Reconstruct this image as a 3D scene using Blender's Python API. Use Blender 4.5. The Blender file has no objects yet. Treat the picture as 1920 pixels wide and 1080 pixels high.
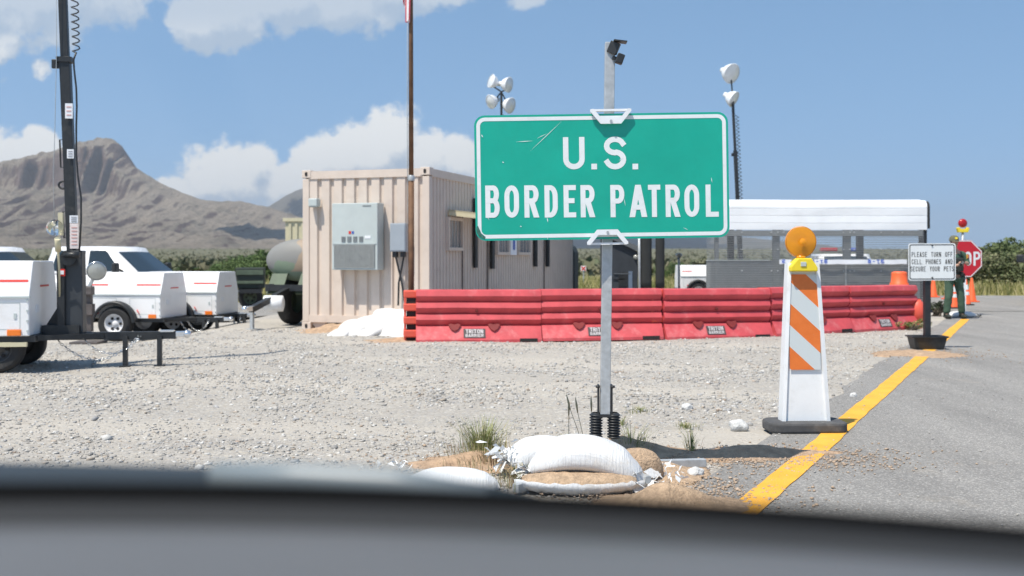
import bpy, bmesh, math, random
import numpy as np
from mathutils import Vector, Matrix, Euler, noise
R = math.radians
random.seed(7); rng = np.random.default_rng(7)
SC = bpy.context.scene
COL = SC.collection

# ------------------------------------------------------------------ camera
CAM_H, F, HZ = 1.3, 2000.0, 485.0           # eye height, focal length and horizon in photo pixels
cam_d = bpy.data.cameras.new('camera')
cam = bpy.data.objects.new('camera', cam_d); COL.objects.link(cam)
cam.location = (0, 0, CAM_H); cam.rotation_euler = (R(90), 0, 0)
cam_d.sensor_width = 36; cam_d.lens = 37.5; cam_d.shift_y = -(540-HZ)/1920
cam_d.clip_start = 0.05; cam_d.clip_end = 60000
cam_d.dof.use_dof = True; cam_d.dof.focus_distance = 6.45; cam_d.dof.aperture_fstop = 3.2
SC.camera = cam

# ------------------------------------------------------------------ light
SUN_EL, SUN_AZ = R(63), (-0.67, -0.742)      # horizontal direction towards the sun
sun_dir = Vector((SUN_AZ[0]*math.cos(SUN_EL), SUN_AZ[1]*math.cos(SUN_EL), math.sin(SUN_EL))).normalized()
sd = bpy.data.lights.new('sun', 'SUN'); sd.energy = 5.0; sd.angle = R(0.53); sd.color = (1.0, 0.93, 0.82)
so = bpy.data.objects.new('sun', sd); COL.objects.link(so)
so.rotation_euler = sun_dir.to_track_quat('Z', 'Y').to_euler(); so.location = sun_dir*50
SC.view_settings.view_transform = 'Standard'; SC.view_settings.look = 'None'
SC.view_settings.exposure = 0.30; SC.view_settings.gamma = 1.0

class NT:
    """tiny node helper"""
    def __init__(s, tree): s.t = tree; s.n = tree.nodes; s.l = tree.links
    def new(s, kind, **kw):
        nd = s.n.new(kind)
        for k, v in kw.items(): setattr(nd, k, v)
        return nd
    def put(s, nd, i, v):
        if v is None: return
        if isinstance(v, bpy.types.NodeSocket): s.l.new(v, nd.inputs[i])
        else: nd.inputs[i].default_value = v
    def math(s, op, a, b=None, c=None, clamp=False):
        nd = s.new('ShaderNodeMath', operation=op); nd.use_clamp = clamp
        s.put(nd, 0, a); s.put(nd, 1, b); s.put(nd, 2, c); return nd.outputs[0]
    def vmath(s, op, a, b=None):
        nd = s.new('ShaderNodeVectorMath', operation=op); s.put(nd, 0, a); s.put(nd, 1, b)
        return nd.outputs['Value'] if op in ('LENGTH', 'DOT_PRODUCT') else nd.outputs[0]
    def mix(s, f, a, b, blend='MIX'):
        nd = s.new('ShaderNodeMix', data_type='RGBA', blend_type=blend)
        s.put(nd, 0, f); s.put(nd, 6, a); s.put(nd, 7, b); return nd.outputs[2]
    def noise(s, vec, scale, detail=4, rough=.55, dist=0):
        nd = s.new('ShaderNodeTexNoise'); s.put(nd, 'Vector', vec); nd.inputs['Scale'].default_value = scale
        nd.inputs['Detail'].default_value = detail; nd.inputs['Roughness'].default_value = rough
        nd.inputs['Distortion'].default_value = dist; return nd.outputs['Fac']
    def step(s, x, a, b):
        nd = s.new('ShaderNodeMapRange', interpolation_type='SMOOTHSTEP'); s.put(nd, 0, x)
        nd.inputs[1].default_value = a; nd.inputs[2].default_value = b; return nd.outputs[0]
    def ramp(s, f, stops):
        nd = s.new('ShaderNodeValToRGB'); s.put(nd, 0, f); e = nd.color_ramp.elements
        while len(e) < len(stops): e.new(.5)
        for q, (p, c) in zip(e, stops): q.position = p; q.color = (*c, 1)
        return nd.outputs[0]
    def xyz(s, vec):
        nd = s.new('ShaderNodeSeparateXYZ'); s.put(nd, 0, vec); return nd.outputs

# sky: physical sky with a bank of cumulus described by direction
wd = bpy.data.worlds.new('World'); SC.world = wd; wd.use_nodes = True
w = NT(wd.node_tree)
for nd in list(w.n): w.n.remove(nd)
out = w.new('ShaderNodeOutputWorld'); bg = w.new('ShaderNodeBackground'); bg.inputs['Strength'].default_value = 0.115
sky = w.new('ShaderNodeTexSky', sky_type='NISHITA'); sky.sun_disc = False
sky.sun_elevation = SUN_EL; sky.sun_rotation = math.atan2(SUN_AZ[0], SUN_AZ[1])
sky.altitude = 1400; sky.air_density = 1.0; sky.dust_density = 0.35; sky.ozone_density = 1.5
CLOUDS = [  # centre u,v and radii in photo pixels, weight
    (440, 330, 105, 78, 1), (390, 345, 70, 52, 1), (320, 352, 70, 30, .8), (480, 300, 52, 44, 1), (585, 305, 48, 52, 1),
    (650, 300, 75, 60, 1), (735, 265, 68, 82, 1), (700, 300, 100, 80, 1), (800, 300, 90, 66, 1), (860, 300, 80, 58, 1),
    (930, 330, 90, 60, .9), (560, 350, 120, 55, .9), (770, 340, 150, 60, 1), (1020, 360, 90, 40, .7),
    (30, 290, 95, 42, 1), (75, 270, 46, 36, 1), (-60, 270, 90, 60, 1),
    (370, 40, 70, 62, 1), (430, 20, 110, 75, 1), (540, 0, 120, 70, .95), (640, 10, 120, 62, .9), (760, -20, 130, 50, .8),
    (40, 10, 190, 100, .74), (180, 5, 140, 70, .62), (-80, 40, 160, 120, .8), (80, 128, 26, 22, .55), (15, 75, 50, 34, .7),
    (1000, 0, 45, 24, .5), (400, -260, 400, 160, .8), (1500, -420, 420, 130, .7), (2500, 200, 200, 90, .9), (-700, 180, 260, 120, 1)]
grp = bpy.data.node_groups.new('cloud_field', 'ShaderNodeTree')
grp.interface.new_socket('Vector', in_out='INPUT', socket_type='NodeSocketVector')
grp.interface.new_socket('Value', in_out='OUTPUT', socket_type='NodeSocketFloat')
g = NT(grp); gi = g.new('NodeGroupInput'); go = g.new('NodeGroupOutput')
vec0 = gi.outputs[0]
acc = None
for (cu, cv, ru, rv, wt) in CLOUDS:
    mp = g.vmath('SUBTRACT', vec0, ((cu-960)/F, (HZ-cv)/F, 0))
    mp = g.vmath('MULTIPLY', mp, (F/ru, F/rv, 0))
    v = g.math('MULTIPLY_ADD', g.vmath('LENGTH', mp), -wt, wt)
    acc = v if acc is None else g.math('MAXIMUM', acc, v)
n1 = g.noise(vec0, 16, 7, .62); n2 = g.noise(vec0, 46, 5, .6)
nn = g.math('ADD', g.math('MULTIPLY', g.math('SUBTRACT', n1, .5), 1.75), g.math('MULTIPLY', g.math('SUBTRACT', n2, .5), .85))
g.l.new(g.math('ADD', g.math('MAXIMUM', acc, -.9), nn), go.inputs[0])
tc = w.new('ShaderNodeTexCoord'); d = w.xyz(tc.outputs['Generated'])
lv = w.new('ShaderNodeCombineXYZ'); w.put(lv, 0, d[0]); w.put(lv, 1, d[1]); w.put(lv, 2, w.math('MULTIPLY_ADD', w.math('MAXIMUM', d[2], 0), .78, .22))
w.l.new(w.vmath('NORMALIZE', lv.outputs[0]), sky.inputs[0])   # the hazy band at the horizon is built as air, not sky
dy = w.math('MAXIMUM', d[1], .02)
cb = w.new('ShaderNodeCombineXYZ'); w.put(cb, 0, w.math('DIVIDE', d[0], dy)); w.put(cb, 1, w.math('DIVIDE', d[2], dy))
def field(vec):
    nd = w.new('ShaderNodeGroup'); nd.node_tree = grp; w.put(nd, 0, vec); return nd.outputs[0]
f1 = field(cb.outputs[0]); f2 = field(w.vmath('ADD', cb.outputs[0], (-.004, .022, 0)))
mask = w.math('MULTIPLY', w.step(f1, -.02, .30), w.step(d[1], .03, .2))
thin = w.noise(cb.outputs[0], 9, 5, .6)
lit = w.step(w.math('ADD', w.math('SUBTRACT', f1, f2), w.math('MULTIPLY', w.math('SUBTRACT', thin, .5), .75)), -.32, .30)
high = w.step(w.xyz(cb.outputs[0])[1], .17, .235)          # the upper cloud deck is greyer
lit = w.math('MULTIPLY', lit, w.math('MULTIPLY_ADD', high, -.68, 1.0))
ccol = w.mix(lit, (3.3, 4.05, 5.0, 1), (6.7, 6.8, 6.75, 1))
base = w.mix(1, sky.outputs[0], (1.22, 1.42, 1.36, 1), 'MULTIPLY')
fin = w.mix(w.math('MULTIPLY', mask, w.math('MULTIPLY_ADD', high, -.12, .97)), base, ccol)
w.l.new(fin, bg.inputs[0]); w.l.new(bg.outputs[0], out.inputs[0])

# ------------------------------------------------------------------ helpers
def W(px, py, Y): return Vector(((px-960)/F*Y, Y, CAM_H-(py-HZ)/F*Y))
def G(px, py):
    Y = CAM_H*F/(py-HZ); return Vector(((px-960)/F*Y, Y, 0))
def sm(a, b, x):
    t = min(1, max(0, (x-a)/(b-a))); return t*t*(3-2*t)
RD = Vector((.4407, .8977, 0)); RN = Vector((.8977, -.4407, 0))      # road direction and its right-hand normal
def road_off(x, y): return x*RN.x+y*RN.y
def gz(x, y):
    z = -.24*sm(5.2, 7.0, -x)*sm(14, 18.5, y)*(1-sm(40, 60, y))
    z += 16*sm(150, 1700, y)
    return z

def M(name, col, rough=.6, metal=0, var=.12, scale=6, bump=0, bscale=60, trans=0, coat=0, dirt=None, dscale=3, damt=.5, spec=.5):
    m = bpy.data.materials.new(name); m.use_nodes = True; t = NT(m.node_tree); b = t.n['Principled BSDF']
    tcn = t.new('ShaderNodeTexCoord').outputs['Object']
    nz = t.noise(tcn, scale, 6, .6)
    lo = [c*(1-var) for c in col]; hi = [min(1, c*(1+var)) for c in col]
    c = t.ramp(nz, [(.3, lo), (.7, hi)])
    if dirt:
        dn = t.step(t.noise(tcn, dscale, 8, .7), .52, .75)
        c = t.mix(t.math('MULTIPLY', dn, damt), c, (*dirt, 1))
    t.put(b, 'Base Color', c)
    t.put(b, 'Roughness', t.math('MULTIPLY_ADD', nz, .2, rough-.1, clamp=True))
    b.inputs['Metallic'].default_value = metal; b.inputs['Transmission Weight'].default_value = trans
    b.inputs['Coat Weight'].default_value = coat; b.inputs['Specular IOR Level'].default_value = spec
    if bump:
        bp = t.new('ShaderNodeBump'); bp.inputs['Strength'].default_value = bump; bp.inputs['Distance'].default_value = .02
        t.put(bp, 'Height', t.noise(tcn, bscale, 5, .6)); t.l.new(bp.outputs[0], b.inputs['Normal'])
    return m

class MB:
    """collects shapes, links them as one mesh object"""
    def __init__(s): s.bm = bmesh.new(); s.mi = 0
    def _join(s, b2, mtx=None):
        if mtx is not None: b2.transform(mtx)
        vm = [s.bm.verts.new(v.co) for v in b2.verts]
        b2.verts.index_update()
        for f in b2.faces:
            try:
                nf = s.bm.faces.new([vm[v.index] for v in f.verts]); nf.material_index = s.mi; nf.smooth = f.smooth
            except ValueError: pass
        b2.free(); return s
    def box(s, c, size, rot=None, bev=0, seg=2):
        b = bmesh.new(); bmesh.ops.create_cube(b, size=1); bmesh.ops.scale(b, vec=Vector(size), verts=b.verts)
        if bev: bmesh.ops.bevel(b, geom=list(b.edges), offset=bev, segments=seg, profile=.5, affect='EDGES')
        m = Matrix.Translation(Vector(c))
        if rot is not None: m = m @ (rot.to_4x4() if isinstance(rot, Matrix) else Euler(rot).to_matrix().to_4x4())
        return s._join(b, m)
    def bar(s, p0, p1, wx, wy, up=(0, 0, 1), bev=0):
        p0, p1 = Vector(p0), Vector(p1); z = (p1-p0); L = z.length; z.normalize(); u = Vector(up)
        if abs(z.dot(u)) > .98: u = Vector((0, 1, 0))
        x = u.cross(z).normalized(); y = z.cross(x)
        return s.box((p0+p1)/2, (wx, wy, L), Matrix((x, y, z)).transposed(), bev)
    def tube(s, pts, r, seg=8, cap=True, closed=False):
        pts = [Vector(p) for p in pts]; n = len(pts); rr = r if isinstance(r, (list, tuple)) else [r]*n
        rings = []; prev = None
        for i, p in enumerate(pts):
            a = pts[(i-1) % n] if (i > 0 or closed) else p; c = pts[(i+1) % n] if (i < n-1 or closed) else p
            t = (c-a).normalized()
            if prev is None:
                u = Vector((0, 0, 1)) if abs(t.z) < .9 else Vector((0, 1, 0)); x = u.cross(t).normalized()
            else:
                x = (prev-t*prev.dot(t)); x = x.normalized() if x.length > 1e-6 else prev
            prev = x; y = t.cross(x)
            rings.append([s.bm.verts.new(p+(x*math.cos(2*math.pi*k/seg)+y*math.sin(2*math.pi*k/seg))*rr[i]) for k in range(seg)])
        m = n if closed else n-1
        for i in range(m):
            A, B = rings[i], rings[(i+1) % n]
            for k in range(seg):
                f = s.bm.faces.new((A[k], A[(k+1) % seg], B[(k+1) % seg], B[k])); f.smooth = True; f.material_index = s.mi
        if cap and not closed:
            for q in (rings[0][::-1], rings[-1]):
                f = s.bm.faces.new(q); f.material_index = s.mi
        return s
    def cyl(s, p0, p1, r, r1=None, seg=16): return s.tube([p0, p1], [r, r if r1 is None else r1], seg)
    def lathe(s, prof, o=(0, 0, 0), ax=(0, 0, 1), seg=24, smooth=True):
        ax = Vector(ax).normalized(); u = Vector((0, 0, 1)) if abs(ax.z) < .9 else Vector((1, 0, 0))
        x = u.cross(ax).normalized(); y = ax.cross(x); o = Vector(o); rings = []
        for (r, h) in prof:
            if r < 1e-6: rings.append([s.bm.verts.new(o+ax*h)])
            else: rings.append([s.bm.verts.new(o+ax*h+(x*math.cos(2*math.pi*k/seg)+y*math.sin(2*math.pi*k/seg))*r) for k in range(seg)])
        for A, B in zip(rings, rings[1:]):
            for k in range(seg):
                k2 = (k+1) % seg
                q = [A[0], B[k2], B[k]] if len(A) == 1 else [A[k], A[k2], B[0]] if len(B) == 1 else [A[k], A[k2], B[k2], B[k]]
                if len(A) == 1 and len(B) == 1: continue
                f = s.bm.faces.new(q); f.smooth = smooth; f.material_index = s.mi
        return s
    def prism(s, pts, o, ux, uy, depth, bev=0):
        """outline in the plane ux,uy at o, pushed along ux x uy by depth"""
        ux, uy = Vector(ux).normalized(), Vector(uy).normalized(); nz = ux.cross(uy); o = Vector(o); b = bmesh.new()
        lo = [b.verts.new(o+ux*p[0]+uy*p[1]) for p in pts]; hi = [b.verts.new(o+ux*p[0]+uy*p[1]+nz*depth) for p in pts]
        n = len(pts); b.faces.new(lo[::-1]); b.faces.new(hi)
        for i in range(n): b.faces.new((lo[i], lo[(i+1) % n], hi[(i+1) % n], hi[i]))
        bmesh.ops.recalc_face_normals(b, faces=b.faces)
        if bev: bmesh.ops.bevel(b, geom=list(b.edges), offset=bev, segments=2, profile=.5, affect='EDGES')
        return s._join(b)
    def poly(s, pts, smooth=False):
        f = s.bm.faces.new([s.bm.verts.new(Vector(p)) for p in pts]); f.material_index = s.mi; f.smooth = smooth; return s
    def grid(s, fn, nu, nv, closed_u=False, smooth=True):
        V = [[s.bm.verts.new(Vector(fn(i, j))) for j in range(nv)] for i in range(nu)]
        for i in range(nu if closed_u else nu-1):
            for j in range(nv-1):
                f = s.bm.faces.new((V[i][j], V[(i+1) % nu][j], V[(i+1) % nu][j+1], V[i][j+1])); f.smooth = smooth; f.material_index = s.mi
        return V
    def ball(s, c, r, sub=2, sc=(1, 1, 1)):
        b = bmesh.new(); bmesh.ops.create_icosphere(b, subdivisions=sub, radius=r)
        for f in b.faces: f.smooth = True
        return s._join(b, Matrix.Translation(Vector(c)) @ Matrix.Diagonal((*sc, 1)))
    def build(s, name, mat, parent=None, recalc=True):
        if recalc: bmesh.ops.recalc_face_normals(s.bm, faces=s.bm.faces)
        me = bpy.data.meshes.new(name); s.bm.to_mesh(me); s.bm.free()
        for m in (mat if isinstance(mat, (list, tuple)) else [mat]): me.materials.append(m)
        o = bpy.data.objects.new(name, me); COL.objects.link(o)
        if parent is not None: o.parent = parent
        return o

def tag(o, label=None, cat=None, group=None, kind=None):
    if label: o['label'] = label
    if cat: o['category'] = cat
    if group: o['group'] = group
    if kind: o['kind'] = kind
    return o
def thing(name, loc, rz, label, cat, group=None):
    o = bpy.data.objects.new(name, None); COL.objects.link(o); o.empty_display_size = .2
    o.location = loc; o.rotation_euler = (0, 0, rz); return tag(o, label, cat, group)
def dup(o, parent=None):
    c = o.copy(); COL.objects.link(c); c.parent = parent
    for ch in list(o.children): dup(ch, c)
    return c
def place(o, loc, rz, label=None):
    c = dup(o); c.location = loc; c.rotation_euler = (0, 0, rz)
    if label: c['label'] = label
    return c
def mesh_np(name, verts, faces, mat, attr=None, smooth=False):
    """verts (n,3), faces (m,k) arrays -> object; attr: per-vertex colours"""
    me = bpy.data.meshes.new(name); n, (m, k) = len(verts), faces.shape
    me.vertices.add(n); me.vertices.foreach_set('co', np.ascontiguousarray(verts, dtype=np.float32).ravel())
    me.loops.add(m*k); me.loops.foreach_set('vertex_index', np.ascontiguousarray(faces, dtype=np.int32).ravel())
    me.polygons.add(m); me.polygons.foreach_set('loop_start', np.arange(0, m*k, k, dtype=np.int32))
    if smooth: me.polygons.foreach_set('use_smooth', np.ones(m, dtype=bool))
    if attr is not None:
        ca = me.color_attributes.new('tint', 'FLOAT_COLOR', 'POINT')
        ca.data.foreach_set('color', np.ascontiguousarray(np.c_[attr, np.ones(n)], dtype=np.float32).ravel())
    me.update(); me.validate(); me.materials.append(mat)
    o = bpy.data.objects.new(name, me); COL.objects.link(o); return o
def M_attr(name, rough=.9, gain=1.0, sss=0):
    m = bpy.data.materials.new(name); m.use_nodes = True; t = NT(m.node_tree); b = t.n['Principled BSDF']
    a = t.new('ShaderNodeVertexColor', layer_name='tint'); nz = t.noise(t.new('ShaderNodeTexCoord').outputs['Object'], 90, 3)
    c = t.mix(1, a.outputs[0], t.ramp(nz, [(.2, (.75*gain,)*3), (.8, (1.2*gain,)*3)]), 'MULTIPLY')
    t.put(b, 'Base Color', c); b.inputs['Roughness'].default_value = rough; b.inputs['Specular IOR Level'].default_value = .25
    if sss:
        b.inputs['Transmission Weight'].default_value = 0
    return m

# ---- stroke lettering (square-ended highway style capitals)
def _arc(cx, cy, rx, ry, a0, a1, n=9):
    return [(cx+rx*math.cos(R(a0+(a1-a0)*i/n)), cy+ry*math.sin(R(a0+(a1-a0)*i/n))) for i in range(n+1)]
_bowl = [(0, 1)]+_arc(.6, .75, .4, .25, 90, -90)+[(0, .5)]
GL = {  # 's' stroke, 'c' closed stroke, 'p' slanted bar (x0,y0,x1,y1)
 'U': [('s', [(0, 1), (0, .28)]+_arc(.5, .28, .5, .28, 180, 360, 12)[1:]+[(1, 1)])],
 'S': [('s', _arc(.5, .755, .5, .245, 22, 270, 14)+_arc(.5, .265, .5, .265, 80, -158, 14))],
 'O': [('c', _arc(.5, .7, .5, .3, 0, 180, 12)+_arc(.5, .3, .5, .3, 180, 360, 12))],
 'C': [('s', _arc(.5, .7, .5, .3, 10, 180, 12)+_arc(.5, .3, .5, .3, 180, 350, 12))],
 'B': [('s', [(0, 0), (0, 1)]), ('s', [(.1, 1)]+_arc(.6, .765, .34, .235, 90, -90)+[(.1, .53)]), ('s', [(.7, .53)]+_arc(.62, .265, .38, .265, 70, -90)+[(.1, 0)])],
 'D': [('c', [(0, 0), (0, 1), (.4, 1)]+_arc(.4, .68, .6, .32, 90, 0)[1:]+_arc(.4, .32, .6, .32, 0, -90))],
 'E': [('s', [(1, 1), (0, 1), (0, 0), (1, 0)]), ('s', [(.1, .52), (.8, .52)])],
 'F': [('s', [(1, 1), (0, 1), (0, 0)]), ('s', [(.1, .52), (.8, .52)])],
 'P': [('s', [(0, 0), (0, 1)]), ('s', [(.1, 1)]+_bowl[1:-1]+[(.1, .5)])],
 'R': [('s', [(0, 0), (0, 1)]), ('s', [(.1, 1)]+_arc(.6, .76, .38, .24, 90, -90)+[(.1, .52)]), ('p', (1.0, 0, .5, .5))],
 'T': [('s', [(0, 1), (1, 1)]), ('s', [(.5, .95), (.5, 0)])],
 'A': [('p', (0, 0, .5, 1)), ('p', (1, 0, .5, 1)), ('s', [(.27, .27), (.73, .27)])],
 'L': [('s', [(0, 1), (0, 0), (1, 0)])], 'I': [('s', [(.5, 0), (.5, 1)])],
 'H': [('s', [(0, 0), (0, 1)]), ('s', [(1, 0), (1, 1)]), ('s', [(.1, .52), (.9, .52)])],
 'N': [('s', [(0, 0), (0, 1)]), ('s', [(1, 0), (1, 1)]), ('p', (1, 0, 0, 1))],
 'Y': [('p', (.5, .42, 0, 1)), ('p', (.5, .42, 1, 1)), ('s', [(.5, .42), (.5, 0)])],
 '-': [('s', [(.2, .45), (.8, .45)])],
}
def ribbon(pts, t, closed):
    n = len(pts); P = [Vector((p[0], p[1])) for p in pts]
    P = [p for i, p in enumerate(P) if i == 0 or (p-P[i-1]).length > 1e-5]; n = len(P)
    if not closed:
        P[0] = P[0]+(P[0]-P[1]).normalized()*t/2; P[-1] = P[-1]+(P[-1]-P[-2]).normalized()*t/2
    L, Rr = [], []
    for i in range(n):
        a = (P[i]-P[i-1]).normalized() if (i > 0 or closed) else (P[1]-P[0]).normalized()
        b = (P[(i+1) % n]-P[i]).normalized() if (i < n-1 or closed) else a
        na, nb = Vector((-a.y, a.x)), Vector((-b.y, b.x)); m = (na+nb)
        m = m/max(.35, m.dot(na)) if m.length > 1e-6 else na
        L.append(P[i]+m*t/2); Rr.append(P[i]-m*t/2)
    return [(L[i], Rr[i], Rr[(i+1) % n], L[(i+1) % n]) for i in range(n if closed else n-1)]
def glyph(mb, ch, x, y, wd_, h, t, o, ux, uy, lift):
    """draws a capital in box (x,y,wd_,h) of the plane o,ux,uy"""
    ux, uy = Vector(ux), Vector(uy); nz = ux.cross(uy); o = Vector(o)
    if ch == '.':
        mb.poly([o+ux*a+uy*b+nz*lift for a, b in ((x, y), (x+wd_, y), (x+wd_, y+wd_), (x, y+wd_))]); return
    for k, (kind, q) in enumerate(GL[ch]):
        zz = nz*(lift+k*.0004)
        mp = lambda p: (x+t/2+p[0]*(wd_-t), y+t/2+p[1]*(h-t))
        if kind == 'p':
            x0, y0, x1, y1 = q; a, b = mp((x0, y0)), mp((x1, y1)); hw = t*.56
            ya = y+(h if y0 == 1 else 0 if y0 == 0 else a[1]-y); yb = y+(h if y1 == 1 else 0 if y1 == 0 else b[1]-y)
            quad = [(a[0]-hw, ya), (a[0]+hw, ya), (b[0]+hw, yb), (b[0]-hw, yb)]
            mb.poly([o+ux*p[0]+uy*p[1]+zz for p in quad])
        else:
            for quad in ribbon([mp(p) for p in q], t, kind == 'c'):
                mb.poly([o+ux*p.x+uy*p.y+zz for p in quad])
def text(mb, s, cx, cy, h, wid, t, gap, o, ux, uy, lift, narrow={}):
    """one centred line"""
    ws = [h*.55 if c == ' ' else (wid*.35 if c == 'I' else t if c == '.' else wid) for c in s]
    x = cx-(sum(ws)+gap*(len(s)-1))/2
    for c, q in zip(s, ws):
        if c != ' ': glyph(mb, c, x, cy-h/2, q, h, t, o, ux, uy, lift)
        x += q+gap
# ================================================================== SETTING
# ---- ground: one sheet from the car to the far plain
def spaced(a, b, st, far, k=1.18):
    v = list(np.arange(a, b+1e-6, st)); s_ = st; x = b
    while x < far: s_ *= k; x += s_; v.append(x)
    return v
xr = spaced(0, 10, .22, 9000); xl = [-q for q in spaced(0, 10, .22, 9000)][::-1][:-1]
xs = np.array(xl+xr); ys = np.array([-q for q in spaced(0, 2, .5, 3000, 1.5)][::-1][:-1]+spaced(0, 26, .2, 12000, 1.12))
V = np.zeros((len(xs)*len(ys), 3)); k = 0
for x in xs:
    for y in ys:
        z = gz(x, y); off = road_off(x, y)
        if y < 40:
            f = sm(-1.9, -2.7, 0) if False else sm(2.0, 3.0, -off)*(1-sm(24, 26, y))
            z += f*(.035*noise.noise((x*.5, y*.5, 0))+.018*noise.noise((x*2.1, y*2.1, 3)))
            z -= .012*(1-f)
        V[k] = (x, y, z); k += 1
ny = len(ys); i, j = np.meshgrid(np.arange(len(xs)-1), np.arange(ny-1), indexing='ij'); q = (i*ny+j).ravel()
Fc = np.stack([q, q+ny, q+ny+1, q+1], 1)
gm = bpy.data.materials.new('ground'); gm.use_nodes = True; t = NT(gm.node_tree); b = t.n['Principled BSDF']
P = t.new('ShaderNodeTexCoord').outputs['Object']; X = t.xyz(P)
n1 = t.noise(P, .55, 8, .65); n2 = t.noise(P, 14, 8, .7); n3 = t.noise(P, 55, 6, .7)
vor = t.new('ShaderNodeTexVoronoi'); t.put(vor, 'Vector', P); vor.inputs['Scale'].default_value = 38
peb = t.mix(.55, t.ramp(n3, [(.2, (.19, .175, .155)), (.48, (.37, .35, .315)), (.8, (.56, .53, .485))]),
            t.ramp(t.math('FRACT', t.math('MULTIPLY', t.xyz(vor.outputs['Color'])[0], 3.1)), [(0, (.22, .20, .18)), (.35, (.38, .35, .315)), (.65, (.335, .335, .335)), (.85, (.44, .385, .30)), (1, (.58, .565, .53))]))
grav = t.mix(t.math('MULTIPLY', t.step(n1, .38, .68), .45), peb, (.44, .41, .36, 1))
rut = t.math('SINE', t.math('ADD', t.math('MULTIPLY_ADD', X[1], 2.3, t.math('MULTIPLY', X[0], .35)), t.math('MULTIPLY', t.noise(P, .4, 3), 5)))
grav = t.mix(t.math('MULTIPLY', t.step(rut, .15, .9), .55), grav, (.47, .435, .38, 1))
grav = t.mix(t.math('MULTIPLY', t.step(t.noise(P, 1.7, 6, .7), .58, .74), .4), grav, (.31, .27, .22, 1))
grass = t.ramp(t.noise(P, 1.1, 8, .75), [(.3, (.10, .11, .035)), (.55, (.27, .25, .095)), (.75, (.42, .37, .19))])
scrub = t.ramp(t.noise(P, .05, 10, .8), [(.3, (.085, .09, .055)), (.5, (.125, .125, .08)), (.7, (.19, .17, .115))])
far = t.mix(t.step(t.math('ADD', X[1], t.math('MULTIPLY', t.noise(P, .03, 4), 50)), 70, 130), grass, scrub)
edge = t.math('ADD', X[1], t.math('MULTIPLY', t.math('SUBTRACT', t.noise(P, .6, 5), .5), 3))
col = t.mix(t.step(edge, 33.5, 36.5), grav, far)
t.put(b, 'Base Color', col); b.inputs['Roughness'].default_value = .95; b.inputs['Specular IOR Level'].default_value = .15
bp = t.new('ShaderNodeBump'); bp.inputs['Strength'].default_value = .55; bp.inputs['Distance'].default_value = .02
t.put(bp, 'Height', t.math('ADD', n3, t.math('MULTIPLY', vor.outputs['Distance'], -.8))); t.l.new(bp.outputs[0], b.inputs['Normal'])
tag(mesh_np('ground', V, Fc, gm, smooth=True), kind='structure')

# ---- roads
am = bpy.data.materials.new('asphalt'); am.use_nodes = True; t = NT(am.node_tree); b = t.n['Principled BSDF']
P = t.new('ShaderNodeTexCoord').outputs['Object']
mp = t.new('ShaderNodeMapping'); mp.inputs['Rotation'].default_value = (0, 0, math.atan2(.4407, .8977)); mp.inputs['Scale'].default_value = (1, .12, 1)
t.put(mp, 0, P)
vo = t.new('ShaderNodeTexVoronoi'); t.put(vo, 'Vector', P); vo.inputs['Scale'].default_value = 120
chip = t.ramp(t.xyz(vo.outputs['Color'])[0], [(0, (.175, .172, .167)), (.5, (.222, .218, .211)), (.82, (.268, .263, .254)), (1, (.40, .39, .37))])
patch = t.ramp(t.noise(mp.outputs[0], 1.4, 8, .7), [(.3, (.87, .86, .845)), (.7, (1.28, 1.26, 1.23))])
c = t.mix(1, chip, patch, 'MULTIPLY')
dust = t.step(t.noise(P, 1.1, 8, .72), .56, .72)
c = t.mix(t.math('MULTIPLY', dust, .3), c, (.40, .345, .275, 1))
t.put(b, 'Base Color', c); b.inputs['Roughness'].default_value = .85; b.inputs['Specular IOR Level'].default_value = .25
bp = t.new('ShaderNodeBump'); bp.inputs['Strength'].default_value = .45; bp.inputs['Distance'].default_value = .012
t.put(bp, 'Height', t.math('ADD', vo.outputs['Distance'], t.noise(P, 30, 4))); t.l.new(bp.outputs[0], b.inputs['Normal'])

def on_road(s_, o_, z=0): p = RD*s_+RN*o_; return Vector((p.x, p.y, z))
m = MB(); N_ = 260
def road_fn(i, j):
    s_ = -8+i*.19; L = -1.74+.10*noise.noise((s_*.9, 5, 0))+.05*noise.noise((s_*4, 1, 0))
    o_ = L if j == 0 else [0, -1.2, 0, 3, 8, 16, 40][j]
    return on_road(s_, o_, .004)
m.grid(road_fn, N_, 7, smooth=False); tag(m.build('road', am), kind='structure')
m = MB(); m.grid(lambda i, j: ((-60+i*2, [26, 30, 37.2][j]+(.5*noise.noise((i*.4, j, 0))), .001 if False else gz(-60+i*2, 26)+.012) if -60+i*2 < -3 else (-60+i*2, [26, 30, 37.2][j]+(.5*noise.noise((i*.4, j, 0))), .012)), 66, 3, smooth=False)
tag(m.build('crossing_road', am), kind='structure')

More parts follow.
